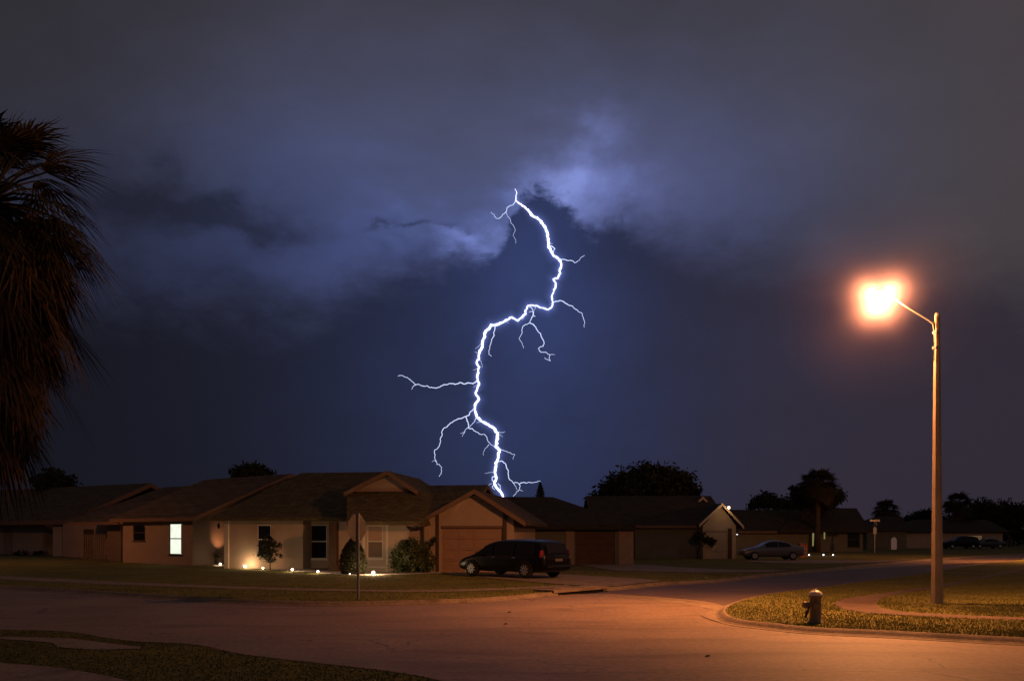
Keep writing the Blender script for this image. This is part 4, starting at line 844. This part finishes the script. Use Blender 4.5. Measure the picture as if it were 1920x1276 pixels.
# ------------------------------------------------------------------ vehicles
def vehicle(name, label, cat, pos, heading, st, wheels, wr, paint, windows, detail=True, scale=1.0, tails=(), plate=True, group=None):
    """st: stations (x, z_bottom, z_belt, z_top, half width at belt, half width at roof), x forward."""
    root = thing(name, pos, label, cat, group); h = Vector((math.cos(heading), math.sin(heading), 0)); l = Vector((-h.y, h.x, 0)); pos = Vector(pos)
    W = lambda x, y, z: pos + (h * x + l * y) * scale + Vector((0, 0, z * scale))
    ring = []; 
    for (x, zb_, zm, zt_, wb, wt) in st:
        e = .22 * (zt_ - zm)
        half = [(0, zb_), (wb * .86, zb_), (wb * .97, zb_ + .14 * (zm - zb_) + .02), (wb, zb_ + .55 * (zm - zb_)), (wb * .985, zm), (wt + (wb - wt) * .25, zm + (zt_ - zm) * .72), (wt * .93, zt_ - .04 * min(1, (zt_ - zm) / .3)), (wt * .55, zt_), (0, zt_ + .012)]
        ring.append([W(x, y, z) for y, z in half] + [W(x, -y, z) for y, z in half[-2:0:-1]])
    n = len(ring[0]); vs = [p for r in ring for p in r]; fs = []
    for i in range(len(ring) - 1):
        for k in range(n):
            k2 = (k + 1) % n; fs.append((i * n + k, (i + 1) * n + k, (i + 1) * n + k2, i * n + k2))
    fs.append(tuple(range(n))); fs.append(tuple((len(ring) - 1) * n + k for k in range(n))[::-1])
    body = MB().add(vs, fs).build('body', paint, root, True)
    sb = body.modifiers.new('smooth', 'SUBSURF'); sb.levels = sb.render_levels = 2
    def at(x):
        for i in range(len(st) - 1):
            if st[i][0] <= x <= st[i + 1][0]:
                t = (x - st[i][0]) / (st[i + 1][0] - st[i][0]); return [st[i][k] * (1 - t) + st[i + 1][k] * t for k in range(6)]
        return st[-1]
    for side in (1, -1):
        for (x0, x1, fr) in windows:
            q = []; m = 6
            for i in range(m + 1):
                x = x0 + (x1 - x0) * i / m; _, zb_, zm, zt_, wb, wt = at(x); lo = zm + .03; hi = zm + (zt_ - zm) * fr
                yl = wb * .985 + .012; yh = wt + (wb - wt) * .25 + .012; th = lambda z: yl + (yh - yl) * min(1, max(0, (z - zm) / max(.05, (zt_ - zm) * .72)))
                q += [W(x, side * th(lo), lo), W(x, side * th(hi), max(lo + .01, hi))]
            MB().add(q, [(2 * i, 2 * i + 2, 2 * i + 3, 2 * i + 1) for i in range(m)]).build('side_window', M['glass'], root, True)
    for x in wheels:
        for side in (1, -1):
            wy = st[len(st) // 2][4] - .12
            c = W(x, side * wy, wr)
            def wl(prof, nn=24):
                mb = MB(); m = len(prof); vv = []; ff = []
                for r_, off in prof:
                    for k in range(nn):
                        a_ = 2 * PI * k / nn; vv.append(c + l * side * off * scale + (h * math.cos(a_) + Vector((0, 0, 1)) * math.sin(a_)) * r_ * scale)
                for i in range(m - 1):
                    for k in range(nn):
                        k2 = (k + 1) % nn; ff.append((i * nn + k, i * nn + k2, (i + 1) * nn + k2, (i + 1) * nn + k))
                ff.append(tuple(range(nn))[::-1]); ff.append(tuple((m - 1) * nn + k for k in range(nn))); return mb.add(vv, ff)
            w_ = wl([(wr * .75, -.1), (wr * .97, -.09), (wr, -.05), (wr, .09), (wr * .95, .125), (wr * .7, .13)]).build('wheel', M['rubber'], root, True)
            if detail:
                sp_ = MB()
                for k in range(9):
                    a_ = 2 * PI * k / 9; dr_ = h * math.cos(a_) + Vector((0, 0, 1)) * math.sin(a_); tn = h * -math.sin(a_) + Vector((0, 0, 1)) * math.cos(a_); o_ = c + l * side * .132 * scale
                    sp_.hexa([o_ + (dr_ * wr * .12 - tn * .022) * scale, o_ + (dr_ * wr * .12 + tn * .022) * scale, o_ + (dr_ * wr * .62 + tn * .034) * scale, o_ + (dr_ * wr * .62 - tn * .034) * scale] +
                             [q + l * side * .018 * scale for q in (o_ + (dr_ * wr * .12 - tn * .022) * scale, o_ + (dr_ * wr * .12 + tn * .022) * scale, o_ + (dr_ * wr * .62 + tn * .034) * scale, o_ + (dr_ * wr * .62 - tn * .034) * scale)])
                sp_.build('rim', M['rim'], w_)
            else:
                wl([(wr * .55, .131), (wr * .5, .15), (wr * .15, .155)], 14).build('rim', M['rim'], w_)
    for side in (1, -1):
        for (x, y, z, dx, dy, dz) in tails:
            MB().hexa([W(x - dx, side * (y - dy), z - dz), W(x - dx * .2, side * y * 1.0, z - dz), W(x + dx, side * (y + .005), z - dz), W(x + dx, side * (y - dy), z - dz), W(x - dx * .6, side * (y - dy), z + dz), W(x + dx * .1, side * (y - .012), z + dz), W(x + dx * 1.1, side * (y - .03), z + dz), W(x + dx * 1.1, side * (y - dy), z + dz)]).build('tail_light', M['redlens'], root)
    return root, W
van_st = [(x_, a_ * .92, b_ * .91, c_ * .905, d_, e_) for x_, a_, b_, c_, d_, e_ in [(-2.57, .40, .80, .92, .80, .74), (-2.53, .34, .92, 1.05, .90, .80), (-2.46, .30, 1.00, 1.22, .95, .80), (-2.33, .27, 1.04, 1.55, .98, .80), (-2.18, .26, 1.05, 1.71, .99, .77), (-1.7, .25, 1.05, 1.76, 1.0, .76), (-.4, .24, 1.04, 1.78, 1.0, .77), (.4, .24, 1.02, 1.74, 1.0, .76), (.85, .24, 1.0, 1.58, 1.0, .75), (1.2, .24, .99, 1.34, .99, .74), (1.5, .24, .97, 1.12, .98, .76), (1.62, .24, .95, 1.04, .97, .80), (2.1, .25, .84, .93, .94, .76), (2.42, .3, .70, .80, .86, .66), (2.55, .38, .58, .65, .76, .55)]]
rw = GL(986, 1084.5); rw.z = .12; hd_ = math.atan2(2.05, -2.3); hv = Vector((math.cos(hd_), math.sin(hd_), 0)); lv = Vector((-hv.y, hv.x, 0))
vp_ = rw + hv * 1.55 - lv * .9; vp_.z = .125
van, VW0 = vehicle('parked_minivan', 'black minivan parked on the drive before the orange-lit garage', 'van', vp_, hd_, van_st, (-1.55, 1.52), .335, M['black'],
    [(-2.05, -1.0, .78), (-.92, .22, .80), (.3, .86, .80), (.9, 1.35, .62)], True, 1.0, [(-2.40, .985, 1.02, .07, .13, .14)])
VW = lambda x, y, z: VW0(x, y, z * .907)
q = MB(); zs = [(1.16, -2.52, .66), (1.58, -2.365, .63)]
q.add([VW(-2.525, -.68, 1.14), VW(-2.525, .68, 1.14), VW(-2.40, .62, 1.58), VW(-2.40, -.62, 1.58)], [(0, 1, 2, 3)]); q.build('rear_window', M['glass'], van)
q = MB(); q.hexa([VW(-2.60, -.4, 1.0), VW(-2.60, .35, 1.0), VW(-2.55, .35, 1.0), VW(-2.55, -.4, 1.0), VW(-2.60, -.4, 1.035), VW(-2.60, .35, 1.035), VW(-2.55, .35, 1.035), VW(-2.55, -.4, 1.035)]); q.build('tailgate_trim', M['chrome'], van)
q = MB(); q.hexa([VW(-2.66, -.85, .5), VW(-2.66, .85, .5), VW(-2.4, .95, .5), VW(-2.4, -.95, .5), VW(-2.64, -.82, .6), VW(-2.64, .82, .6), VW(-2.4, .94, .6), VW(-2.4, -.94, .6)]); q.build('bumper', M['black'], van)
q = MB(); q.hexa([VW(-2.665, -.8, .585), VW(-2.665, .8, .585), VW(-2.62, .8, .585), VW(-2.62, -.8, .585), VW(-2.665, -.8, .605), VW(-2.665, .8, .605), VW(-2.62, .8, .605), VW(-2.62, -.8, .605)]); q.build('bumper_strip', M['chrome'], van)
q = MB(); q.hexa([VW(-2.6, -.24, .78), VW(-2.6, .24, .78), VW(-2.57, .24, .78), VW(-2.57, -.24, .78), VW(-2.58, -.24, .9), VW(-2.58, .24, .9), VW(-2.55, .24, .9), VW(-2.55, -.24, .9)]); q.build('number_plate', M['plate'], van)
for x in (.2, -.95):
    for s in (1, -1):
        q = MB(); q.tube([VW(x - .11, s * 1.005, .93), VW(x - .06, s * 1.035, .935), VW(x + .06, s * 1.035, .935), VW(x + .11, s * 1.005, .93)], .018, 6); q.build('door_handle', M['chrome'], van)
for s in (1, -1):
    q = MB(); q.hexa([VW(.98, s * 1.0, 1.02), VW(1.1, s * 1.0, 1.02), VW(1.08, s * 1.2, 1.03), VW(.98, s * 1.2, 1.03), VW(.98, s * 1.0, 1.17), VW(1.06, s * 1.0, 1.17), VW(1.05, s * 1.2, 1.19), VW(.98, s * 1.2, 1.19)]); q.build('wing_mirror', M['black'], van)
    q = MB(); q.hexa([VW(2.1, s * .94, .68), VW(2.4, s * .8, .66), VW(2.35, s * .7, .66), VW(2.05, s * .85, .68), VW(2.05, s * .93, .82), VW(2.32, s * .78, .78), VW(2.28, s * .7, .78), VW(2.0, s * .85, .82)]); q.build('headlight', M['glass'], van)
    # wheel arches as lips of darker plastic
    for xw in (-1.55, 1.52):
        MB().tube([VW(xw + .42 * math.cos(a_), s * 1.0, .35 + .42 * math.sin(a_)) for a_ in [PI * k / 10 for k in range(11)]], .02, 5).build('wheel_arch', M['rubber'], van)

sed_st = [(-2.28, .45, .78, .88, .70, .6), (-2.22, .34, .88, 1.0, .80, .62), (-2.0, .28, .93, 1.03, .86, .62), (-1.55, .25, .94, 1.06, .89, .60), (-1.35, .24, .94, 1.15, .90, .58), (-.85, .23, .94, 1.38, .90, .56), (-.3, .22, .93, 1.45, .90, .57), (.2, .22, .92, 1.42, .90, .57), (.7, .22, .91, 1.18, .90, .58), (1.0, .22, .90, 1.0, .89, .62), (1.15, .22, .88, .95, .88, .66), (1.8, .24, .77, .85, .84, .62), (2.15, .3, .64, .72, .76, .55), (2.28, .38, .52, .6, .66, .48)]
sedwin = [(-1.2, -.35, .76), (-.28, .6, .76)]
sd_ = GL(1452, 1050); sd_.z = .12
sedan, SW = vehicle('parked_sedan', 'silver sedan parked sideways beside the pale garage gable', 'car', sd_ + Vector((0, .9, 0)), R(180), sed_st, (-1.35, 1.4), .31, M['silver'], sedwin, True, 1.0, [(-2.16, .80, .80, .07, .22, .10)])
MB().hexa([SW(-2.33, -.75, .42), SW(-2.33, .75, .42), SW(-2.1, .83, .42), SW(-2.1, -.83, .42), SW(-2.31, -.72, .62), SW(-2.31, .72, .62), SW(-2.1, .82, .62), SW(-2.1, -.82, .62)]).build('bumper', M['silver'], sedan)
# brick mailbox pier lit red behind the sedan
bp_ = GL(1507, 1044); root = thing('mailbox_pier', bp_, 'reddish brick pier standing just behind the silver sedan', 'mailbox')
MB().box(bp_ + Vector((0, .3, .55)), (.62, .5, 1.1)).build('pier', mat('red_brick', (.30, .10, .06), (.38, .14, .09), 9, .8, .3), root); MB().box(bp_ + Vector((0, .3, 1.13)), (.72, .6, .07)).build('cap_stone', M['kerb'], root)
# far cars
suv_st = [(-2.3, .5, .9, 1.0, .8, .7), (-2.2, .4, 1.0, 1.3, .9, .72), (-2.05, .35, 1.05, 1.68, .93, .7), (-.6, .33, 1.05, 1.76, .94, .72), (.2, .33, 1.04, 1.72, .94, .72), (.8, .33, 1.03, 1.3, .94, .72), (1.0, .33, 1.02, 1.12, .93, .75), (1.9, .36, .95, 1.03, .9, .72), (2.25, .42, .75, .85, .82, .62)]
for lb, px, py, hd0, stt, pt, nm, ct, wn in (('dark sport utility vehicle parked on the far street with lit tail glass', 1805, 1028.5, 180, suv_st, 'black', 'parked_suv', 'car', [(-2.0, -1.1, .78), (-1.0, -.1, .78), (0, .6, .75)]),
                           ('dark low sedan parked farthest along the far street', 1856, 1028, 180, sed_st, 'bluepaint', 'parked_sedan', 'car', sedwin),
                           ('dim sedan parked before the far pale house left of the lamp pole', 1722, 1027, 0, sed_st, 'silver', 'parked_sedan', 'car', sedwin)):
    p_ = GL(px, py); vehicle(nm, lb, ct, Vector((p_.x, p_.y + .8, .1)), R(hd0), stt, (-1.35, 1.4), .33, M[pt], wn, False, 1.0, [(stt[1][0] + .05, stt[1][4], .85, .06, .2, .14)], group='cars parked on the far street')
# leaf litter on the road
random.seed(5)
for px, py, lb in ((1327, 1229, 'dry leaf lying on the road nearest the camera'), (955, 1147, 'small dark leaf on the mid road'), (948, 1169, 'tiny dark leaf on the road below the other')):
    p_ = G(px, py, .012); m_ = MB(); m_.add([p_ + Vector((-.05, -.012, 0)), p_ + Vector((0, .03, .018)), p_ + Vector((.055, .006, .004)), p_ + Vector((.006, -.03, .02))], [(0, 1, 2, 3)]); m_.prism([p_ + Vector((-.05, -.012, -.004)), p_ + Vector((0, -.03, -.004)), p_ + Vector((.03, .0, -.004))], (0, 0, .006))
    tag(m_.build('fallen_leaf', M['deadfrond']), lb, 'leaf', 'fallen leaves on the road')

# ------------------------------------------------------------------ lightning
BY = 720.0
def c2p(q): return (720 + q[0] / 3.988, 330 + q[1] / 3.988)
def c3p(q): return (720 + q[0] / 3.988, 630 + q[1] / 3.988)
c2l = lambda L: [c2p(q) for q in L]
c3l = lambda L: [c3p(q) for q in L]
main = c2l([(978, 96), (993, 130), (985, 180), (1010, 205), (1060, 240), (1090, 270), (1115, 300), (1145, 310), (1175, 340), (1200, 375), (1215, 410), (1222, 450), (1232, 500), (1228, 525), (1252, 566), (1275, 600), (1310, 625), (1325, 655), (1312, 700), (1320, 725), (1300, 765), (1265, 770), (1285, 800), (1270, 850), (1255, 900), (1262, 940), (1250, 985), (1230, 998), (1190, 985), (1140, 968), (1075, 970), (1060, 1000), (1060, 1030), (1000, 1080), (955, 1055), (900, 1085), (840, 1110), (800, 1112), (770, 1150), (750, 1190)]) + \
    c3l([(755, 0), (735, 50), (730, 90), (712, 130), (710, 165), (692, 195), (712, 230), (698, 290), (700, 330), (710, 360), (685, 420), (690, 440), (710, 470), (680, 530), (685, 570), (695, 605), (730, 635), (780, 660), (830, 695), (850, 725), (842, 780), (835, 825), (865, 860), (850, 920), (835, 980), (830, 1020), (840, 1060), (825, 1100), (855, 1145), (885, 1185), (900, 1230), (885, 1300), (905, 1380), (895, 1486)])
br = [(c2l([(985, 180), (965, 215), (920, 235), (912, 268), (885, 290), (860, 318), (835, 310), (822, 285), (800, 270)]), .8),
      (c2l([(912, 268), (935, 310), (950, 350), (975, 385), (980, 410), (965, 445), (985, 480), (985, 505)]), .4),
      (c2l([(1228, 525), (1250, 522), (1278, 545), (1268, 572), (1252, 570)]), 1.2),
      (c2l([(1310, 625), (1345, 622), (1395, 630), (1425, 648), (1460, 630), (1500, 592)]), .9),
      (c2l([(1265, 940), (1290, 935), (1335, 935), (1380, 965), (1410, 970), (1445, 1000), (1480, 1025), (1492, 1065), (1497, 1130)]), 1.0),
      (c2l([(1075, 970), (1105, 985), (1115, 1010), (1085, 1018)]), 1.1), (c2l([(1115, 1010), (1115, 1045), (1100, 1070), (1090, 1095)]), 1.1), (c2l([(1115, 1045), (1132, 1048)]), .9),
      (c2l([(1090, 1095), (1050, 1115), (1030, 1150), (1030, 1180), (1010, 1215)]) + c3l([(1030, 45), (1043, 90)]), .7),
      (c2l([(1090, 1095), (1130, 1125), (1150, 1160), (1170, 1175), (1195, 1235)]) + c3l([(1190, 75), (1155, 92), (1175, 120), (1215, 122), (1240, 140), (1235, 170), (1245, 185), (1200, 160)]), .9),
      (c3l([(1240, 140), (1278, 137)]), .45),
      (c2l([(835, 1115), (825, 1160), (825, 1190), (805, 1220)]) + c3l([(797, 60), (790, 95), (783, 135), (803, 150)]), .9),
      (c3l([(695, 330), (665, 355), (620, 350), (590, 355), (570, 345), (530, 360), (495, 352), (450, 360), (415, 380), (365, 385), (325, 370), (290, 372), (240, 362), (215, 340), (185, 318), (150, 302), (105, 297)]), 1.1),
      (c3l([(240, 362), (215, 380), (207, 398)]), .6),
      (c3l([(675, 540), (645, 565), (635, 590), (612, 600), (575, 615), (530, 628), (490, 655), (470, 680), (445, 690), (430, 720), (435, 740), (420, 770), (420, 800), (405, 830), (378, 850), (380, 880), (378, 905), (390, 935), (395, 958), (415, 958), (432, 980), (430, 1010), (412, 1048)]), .95),
      (c3l([(390, 935), (372, 928), (360, 938)]), .4),
      (c3l([(612, 600), (620, 630), (632, 660), (630, 685), (660, 690), (690, 715), (715, 730), (745, 730), (770, 755), (780, 790), (810, 815), (835, 825)]), .95),
      (c3l([(690, 605), (675, 640), (650, 665), (630, 685)]), .7), (c3l([(630, 685), (605, 710), (570, 725)]), .55), (c3l([(605, 710), (585, 750)]), .45), (c3l([(785, 808), (755, 840), (745, 890)]), .4),
      (c3l([(850, 820), (880, 850), (915, 860), (945, 870), (980, 885), (965, 920)]), .6), (c3l([(850, 715), (880, 720), (905, 712)]), .5),
      (c3l([(862, 935), (885, 932), (910, 955), (915, 985), (930, 1015), (930, 1040), (945, 1075), (965, 1095), (1000, 1095), (1020, 1120), (1015, 1145), (990, 1160), (965, 1195)]), 1.05),
      (c3l([(1010, 1105), (1040, 1092), (1080, 1090), (1130, 1090), (1170, 1082)]), .8), (c3l([(965, 1095), (985, 1120), (1000, 1150)]), .5), (c3l([(1015, 1150), (1040, 1158)]), .35),
      (c3l([(835, 1040), (812, 1050), (808, 1075), (825, 1100), (810, 1130), (830, 1145)]), 1.0), (c3l([(850, 1100), (870, 1115), (872, 1140), (858, 1150)]), .8), (c3l([(805, 1100), (780, 1120)]), .4), (c3l([(700, 130), (680, 118)]), .4)]
random.seed(33)
for k in range(11):
    i = random.randrange(10, len(main) - 8); x0, y0 = main[i]; a_ = random.choice((R(random.uniform(10, 70)), R(random.uniform(110, 170)))); l_ = random.uniform(7, 20); q = [(x0, y0)]
    for m_i in range(4):
        a_ += random.uniform(-.5, .5); x0 += math.cos(a_) * l_ / 4; y0 += math.sin(a_) * l_ / 4; q.append((x0, y0))
    br.append((q, .38))
random.seed(21)
def jag(L, amp=.13, lev=2):
    L = [Vector((a_, b_, 0)) for a_, b_ in L]
    for k in range(lev):
        o = [L[0]]
        for i in range(len(L) - 1):
            d = L[i + 1] - L[i]; o += [(L[i] + L[i + 1]) / 2 + Vector((-d.y, d.x, 0)) * random.uniform(-amp, amp), L[i + 1]]
        L = o
    return [P(q.x, q.y, BY) for q in L]
bolt = thing('lightning_bolt', Vector((0, BY, 0)), 'blue-white forked lightning bolt striking down behind the roofs', 'lightning')
PX = BY / F
mp_ = jag(main); n = len(mp_)
rad = [PX * (.45 + 1.85 * sstep(0, .08, i / n)) * random.uniform(.7, 1.25) * (.82 + .3 * math.sin(i * .045) * math.sin(i * .017)) for i in range(n)]
MB().tube(mp_, rad, 8).build('main_channel', emis('bolt_core', (.86, .90, 1), 2.2, False), bolt, True)
tips = emis('bolt_branch', (.62, .70, 1), 1.25, False)
for L_, w_ in br:
    q = jag(L_, .16); m = len(q); MB().tube(q, [PX * (w_ * .95) * (1 - .6 * i / m) * random.uniform(.85, 1.15) for i in range(m)], 6).build('branch', tips, bolt, True)
def sheath(name, path, r, col, s):
    m = bpy.data.materials.new(name); m.use_nodes = True; t = m.node_tree; t.nodes.clear(); o = t.nodes.new('ShaderNodeOutputMaterial'); e = t.nodes.new('ShaderNodeEmission')
    e.inputs[0].default_value = (*col, 1); e.inputs[1].default_value = s; t.links.new(e.outputs[0], o.inputs['Volume'])
    return MB().tube(path, r, 10).build(name, m, bolt, True)
sparse = [P(a_, b_, BY) for a_, b_ in main]
for r_ in (3.6, 4.6, 5.9, 7.5, 9.5, 12, 15, 19): sheath('halo_shell', sparse, [PX * r_ * (.35 + .65 * sstep(0, .12, i / len(sparse))) for i in range(len(sparse))], (.25, .34, 1), .30 * r_ ** -1.9)  # nested glow shells added to imitate the soft halo round the bolt

# ------------------------------------------------------------------ night sky: storm cloud lit from inside by the flash
w = bpy.data.worlds.new('World'); SC.world = w; w.use_nodes = True; T = w.node_tree; T.nodes.clear()
class X:
    def __init__(s, sock): s.k = sock
    def __add__(s, o): return mth('ADD', s, o)
    def __radd__(s, o): return mth('ADD', o, s)
    def __sub__(s, o): return mth('SUBTRACT', s, o)
    def __rsub__(s, o): return mth('SUBTRACT', o, s)
    def __mul__(s, o): return mth('MULTIPLY', s, o)
    def __rmul__(s, o): return mth('MULTIPLY', o, s)
    def __truediv__(s, o): return mth('DIVIDE', s, o)
def mth(op, *a):
    n = T.nodes.new('ShaderNodeMath'); n.operation = op
    for i, q in enumerate(a):
        if isinstance(q, X): T.links.new(q.k, n.inputs[i])
        else: n.inputs[i].default_value = q
    return X(n.outputs[0])
def ss(lo, hi, x):
    n = T.nodes.new('ShaderNodeMapRange'); n.interpolation_type = 'SMOOTHSTEP'; n.inputs[1].default_value = lo; n.inputs[2].default_value = hi
    T.links.new(x.k, n.inputs[0]); return X(n.outputs[0])
tc = T.nodes.new('ShaderNodeTexCoord'); sx = T.nodes.new('ShaderNodeSeparateXYZ'); T.links.new(tc.outputs['Generated'], sx.inputs[0])
dx, dy, dz = X(sx.outputs[0]), X(sx.outputs[1]), X(sx.outputs[2])
DEG = 180 / PI
az = mth('ARCTAN2', dx, dy) * DEG; el = mth('ARCSINE', dz) * DEG
def noise(scale, detail, rough, off=0.0, squash=1.6, dist=0.0, out='Fac'):
    mp = T.nodes.new('ShaderNodeMapping'); mp.inputs['Scale'].default_value = (1, 1, squash); mp.inputs['Location'].default_value = (off, off * .7, off * 1.3); T.links.new(tc.outputs['Generated'], mp.inputs[0])
    n = T.nodes.new('ShaderNodeTexNoise'); n.inputs['Scale'].default_value = scale; n.inputs['Detail'].default_value = detail; n.inputs['Roughness'].default_value = rough; n.inputs['Distortion'].default_value = dist
    T.links.new(mp.outputs[0], n.inputs['Vector']); return X(n.outputs[out])
def warp(scale, amp, off):
    n1, n2 = noise(scale, 5, .55, off), noise(scale, 5, .55, off + 9.3); return (n1 - .5) * amp, (n2 - .5) * amp
wx, wy = warp(7, 9, 2.1); vx, vy = warp(26, 3.2, 5.7)
aw, ew = az + wx + vx, el + wy + vy                # ragged coordinates for cloud edges
as_, es_ = az + wx * .6, el + wy * .6               # softer ones
def pix(px, py):
    a_ = math.atan((px - CX) / F); return a_ * DEG, math.atan((HY - py) / F * math.cos(a_)) * DEG
def blob(px, py, rx, ry, rot=0.0, ragged=True, pw=None):
    a0, e0 = pix(px, py); A_, E_ = (aw, ew) if ragged else (as_, es_); k = DEG / F
    u, v_ = A_ - a0, E_ - e0; c_, s_ = math.cos(R(rot)), math.sin(R(rot))
    p_ = (u * c_ + v_ * s_) / (rx * k); q_ = (v_ * c_ - u * s_) / (ry * k)
    return mth('EXPONENT', (p_ * p_ + q_ * q_) * -1.0)
fb = noise(9, 8, .6, 1.0, 2.0, .3); fb2 = noise(22, 8, .62, 3.0, 1.7, .4); big = noise(3.2, 5, .55, 6.0, 1.8)
def rgb(c, f): return [f * q for q in c]
def addc(a_, b_): return [p_ + q_ for p_, q_ in zip(a_, b_)]
def rgb(c, f): return [f * q for q in c]
def addc(a_, b_): return [p_ + q_ for p_, q_ in zip(a_, b_)]
# ragged lower edge of the cloud deck, as elevation over azimuth
fc = T.nodes.new('ShaderNodeFloatCurve'); cv = fc.mapping.curves[0]
knots = [(-2400, 620), (0, 600), (200, 560), (420, 565), (560, 590), (650, 560), (735, 505), (800, 492), (880, 490), (935, 472), (958, 400), (1000, 372), (1050, 392), (1085, 425), (1110, 448), (1150, 432), (1230, 440), (1330, 470), (1450, 480), (1600, 520), (1750, 520), (1920, 540), (4300, 620)]
kp = []
for px, py in knots:
    a0, e0 = pix(px, py); kp.append(((a0 + 70) / 140, e0 / 35))
while len(cv.points) < len(kp): cv.points.new(.5, .5)
for pt_, (x_, y_) in zip(sorted(cv.points, key=lambda q: q.location[0]), kp): pt_.location = (x_, y_)
fc.mapping.update()
T.links.new(((aw * .35 + az * .65 + 70) / 140).k, fc.inputs[1]); edge = X(fc.outputs[0]) * 35
ctr = mth('EXPONENT', ((az - pix(1000, 0)[0]) / 6.5) * ((az - pix(1000, 0)[0]) / 6.5) * -1.0)      # crisper where the flash lights it
wid = 2.9 - ctr * 2.35
fb3 = noise(62, 5, .6, 7.0, 1.4, .5)
mid_ = (fb3 - .5) * ctr * 2.2 + (fb2 - .5) * 3.6 + (fb - .5) * 3.2 + (big - .5) * 4.0
deck = ss(-1, 1, (el - edge + mid_) / wid)
leftf = .66 + ss(-32, -8, az) * .34
under = addc(rgb((.0122, .0128, .0215), leftf * (.85 + big * .3)), rgb((.018, .0115, .015), ss(2, 22, az)))
under = addc(under, rgb((.011, .018, .058), blob(985, 690, 370, 430, 0, False) * (.72 + fb * .5)))
under = addc(under, rgb((.013, .022, .075), blob(1000, 500, 140, 180, 0, False)))
under = addc(under, rgb((.004, .007, .022), blob(960, 860, 190, 190, 0, False)))
tex = .62 + fb2 * .45 + fb * .32
cloud = addc(rgb((.0465, .043, .053), leftf * (.84 + fb * .32)), rgb((.013, .007, .002), ss(10, 30, az)))
cool = (1.0 - ss(17, 27, el)) * (1.0 - ss(12, 30, az)); cloud = [c_ * (1.0 + cool * k_) * (1.0 - ss(22, 33, el) * .06) for c_, k_ in zip(cloud, (-.27, -.15, .24))]
cloud = addc(cloud, rgb((.026, .037, .098), blob(950, 275, 470, 165, 0, False) * (.8 + fb * .4)))
cloud = addc(cloud, rgb((.018, .028, .085), blob(740, 435, 250, 85, 8) * tex * tex * 1.1))
cloud = addc(cloud, rgb((.005, .007, .018), blob(1480, 300, 280, 180, 0, False)))
cloud = addc(cloud, rgb((.004, .010, .038), blob(560, 320, 260, 110, 0, False)))
cloud = addc(cloud, rgb((.001, .005, .030), blob(560, 520, 330, 110, 5)))
cloud = addc(cloud, rgb((.016, .020, .060), blob(1250, 380, 190, 120, 0, False) * tex))
cloud = addc(cloud, rgb((.085, .112, .30), blob(1090, 368, 100, 82, -20) * tex))
cloud = addc(cloud, rgb((.07, .085, .18), blob(1062, 362, 50, 54, 20) * tex * tex))
cloud = addc(cloud, rgb((.095, .125, .33), blob(885, 460, 58, 42, -10) * tex * tex)); cloud = addc(cloud, rgb((.03, .045, .14), blob(965, 365, 50, 40, 0)))
dk = blob(370, 385, 185, 56, -6) * .85 + blob(250, 430, 90, 60, 0) * .3 + blob(765, 414, 42, 11, 4) * .55 + blob(690, 428, 26, 9, 0) * .45 + blob(845, 408, 22, 12, 0) * .4 + blob(880, 425, 16, 14, 0) * .45
dk = mth('MINIMUM', dk * (.4 + fb2 * 1.2), .7); cloud = [c_ * (1.0 - dk) + u_ * dk for c_, u_ in zip(cloud, under)]
col = [u_ * (1.0 - deck) + c_ * deck for u_, c_ in zip(under, cloud)]
cb = T.nodes.new('ShaderNodeCombineXYZ')
for i, c_ in enumerate(col): T.links.new(mth('MAXIMUM', c_, 0.0).k, cb.inputs[i])
bg = T.nodes.new('ShaderNodeBackground'); T.links.new(cb.outputs[0], bg.inputs[0]); bg.inputs[1].default_value = 1.0
ow = T.nodes.new('ShaderNodeOutputWorld'); T.links.new(bg.outputs[0], ow.inputs[0])

# ------------------------------------------------------------------ render settings
SC.view_settings.view_transform = 'Standard'; SC.view_settings.look = 'None'; SC.view_settings.exposure = 0; SC.view_settings.gamma = 1
cy = SC.cycles; cy.use_denoising = True; cy.max_bounces = 5; cy.diffuse_bounces = 2; cy.glossy_bounces = 3; cy.volume_bounces = 0; cy.transparent_max_bounces = 12
cy.sample_clamp_indirect = 4; cy.caustics_reflective = False; cy.caustics_refractive = False
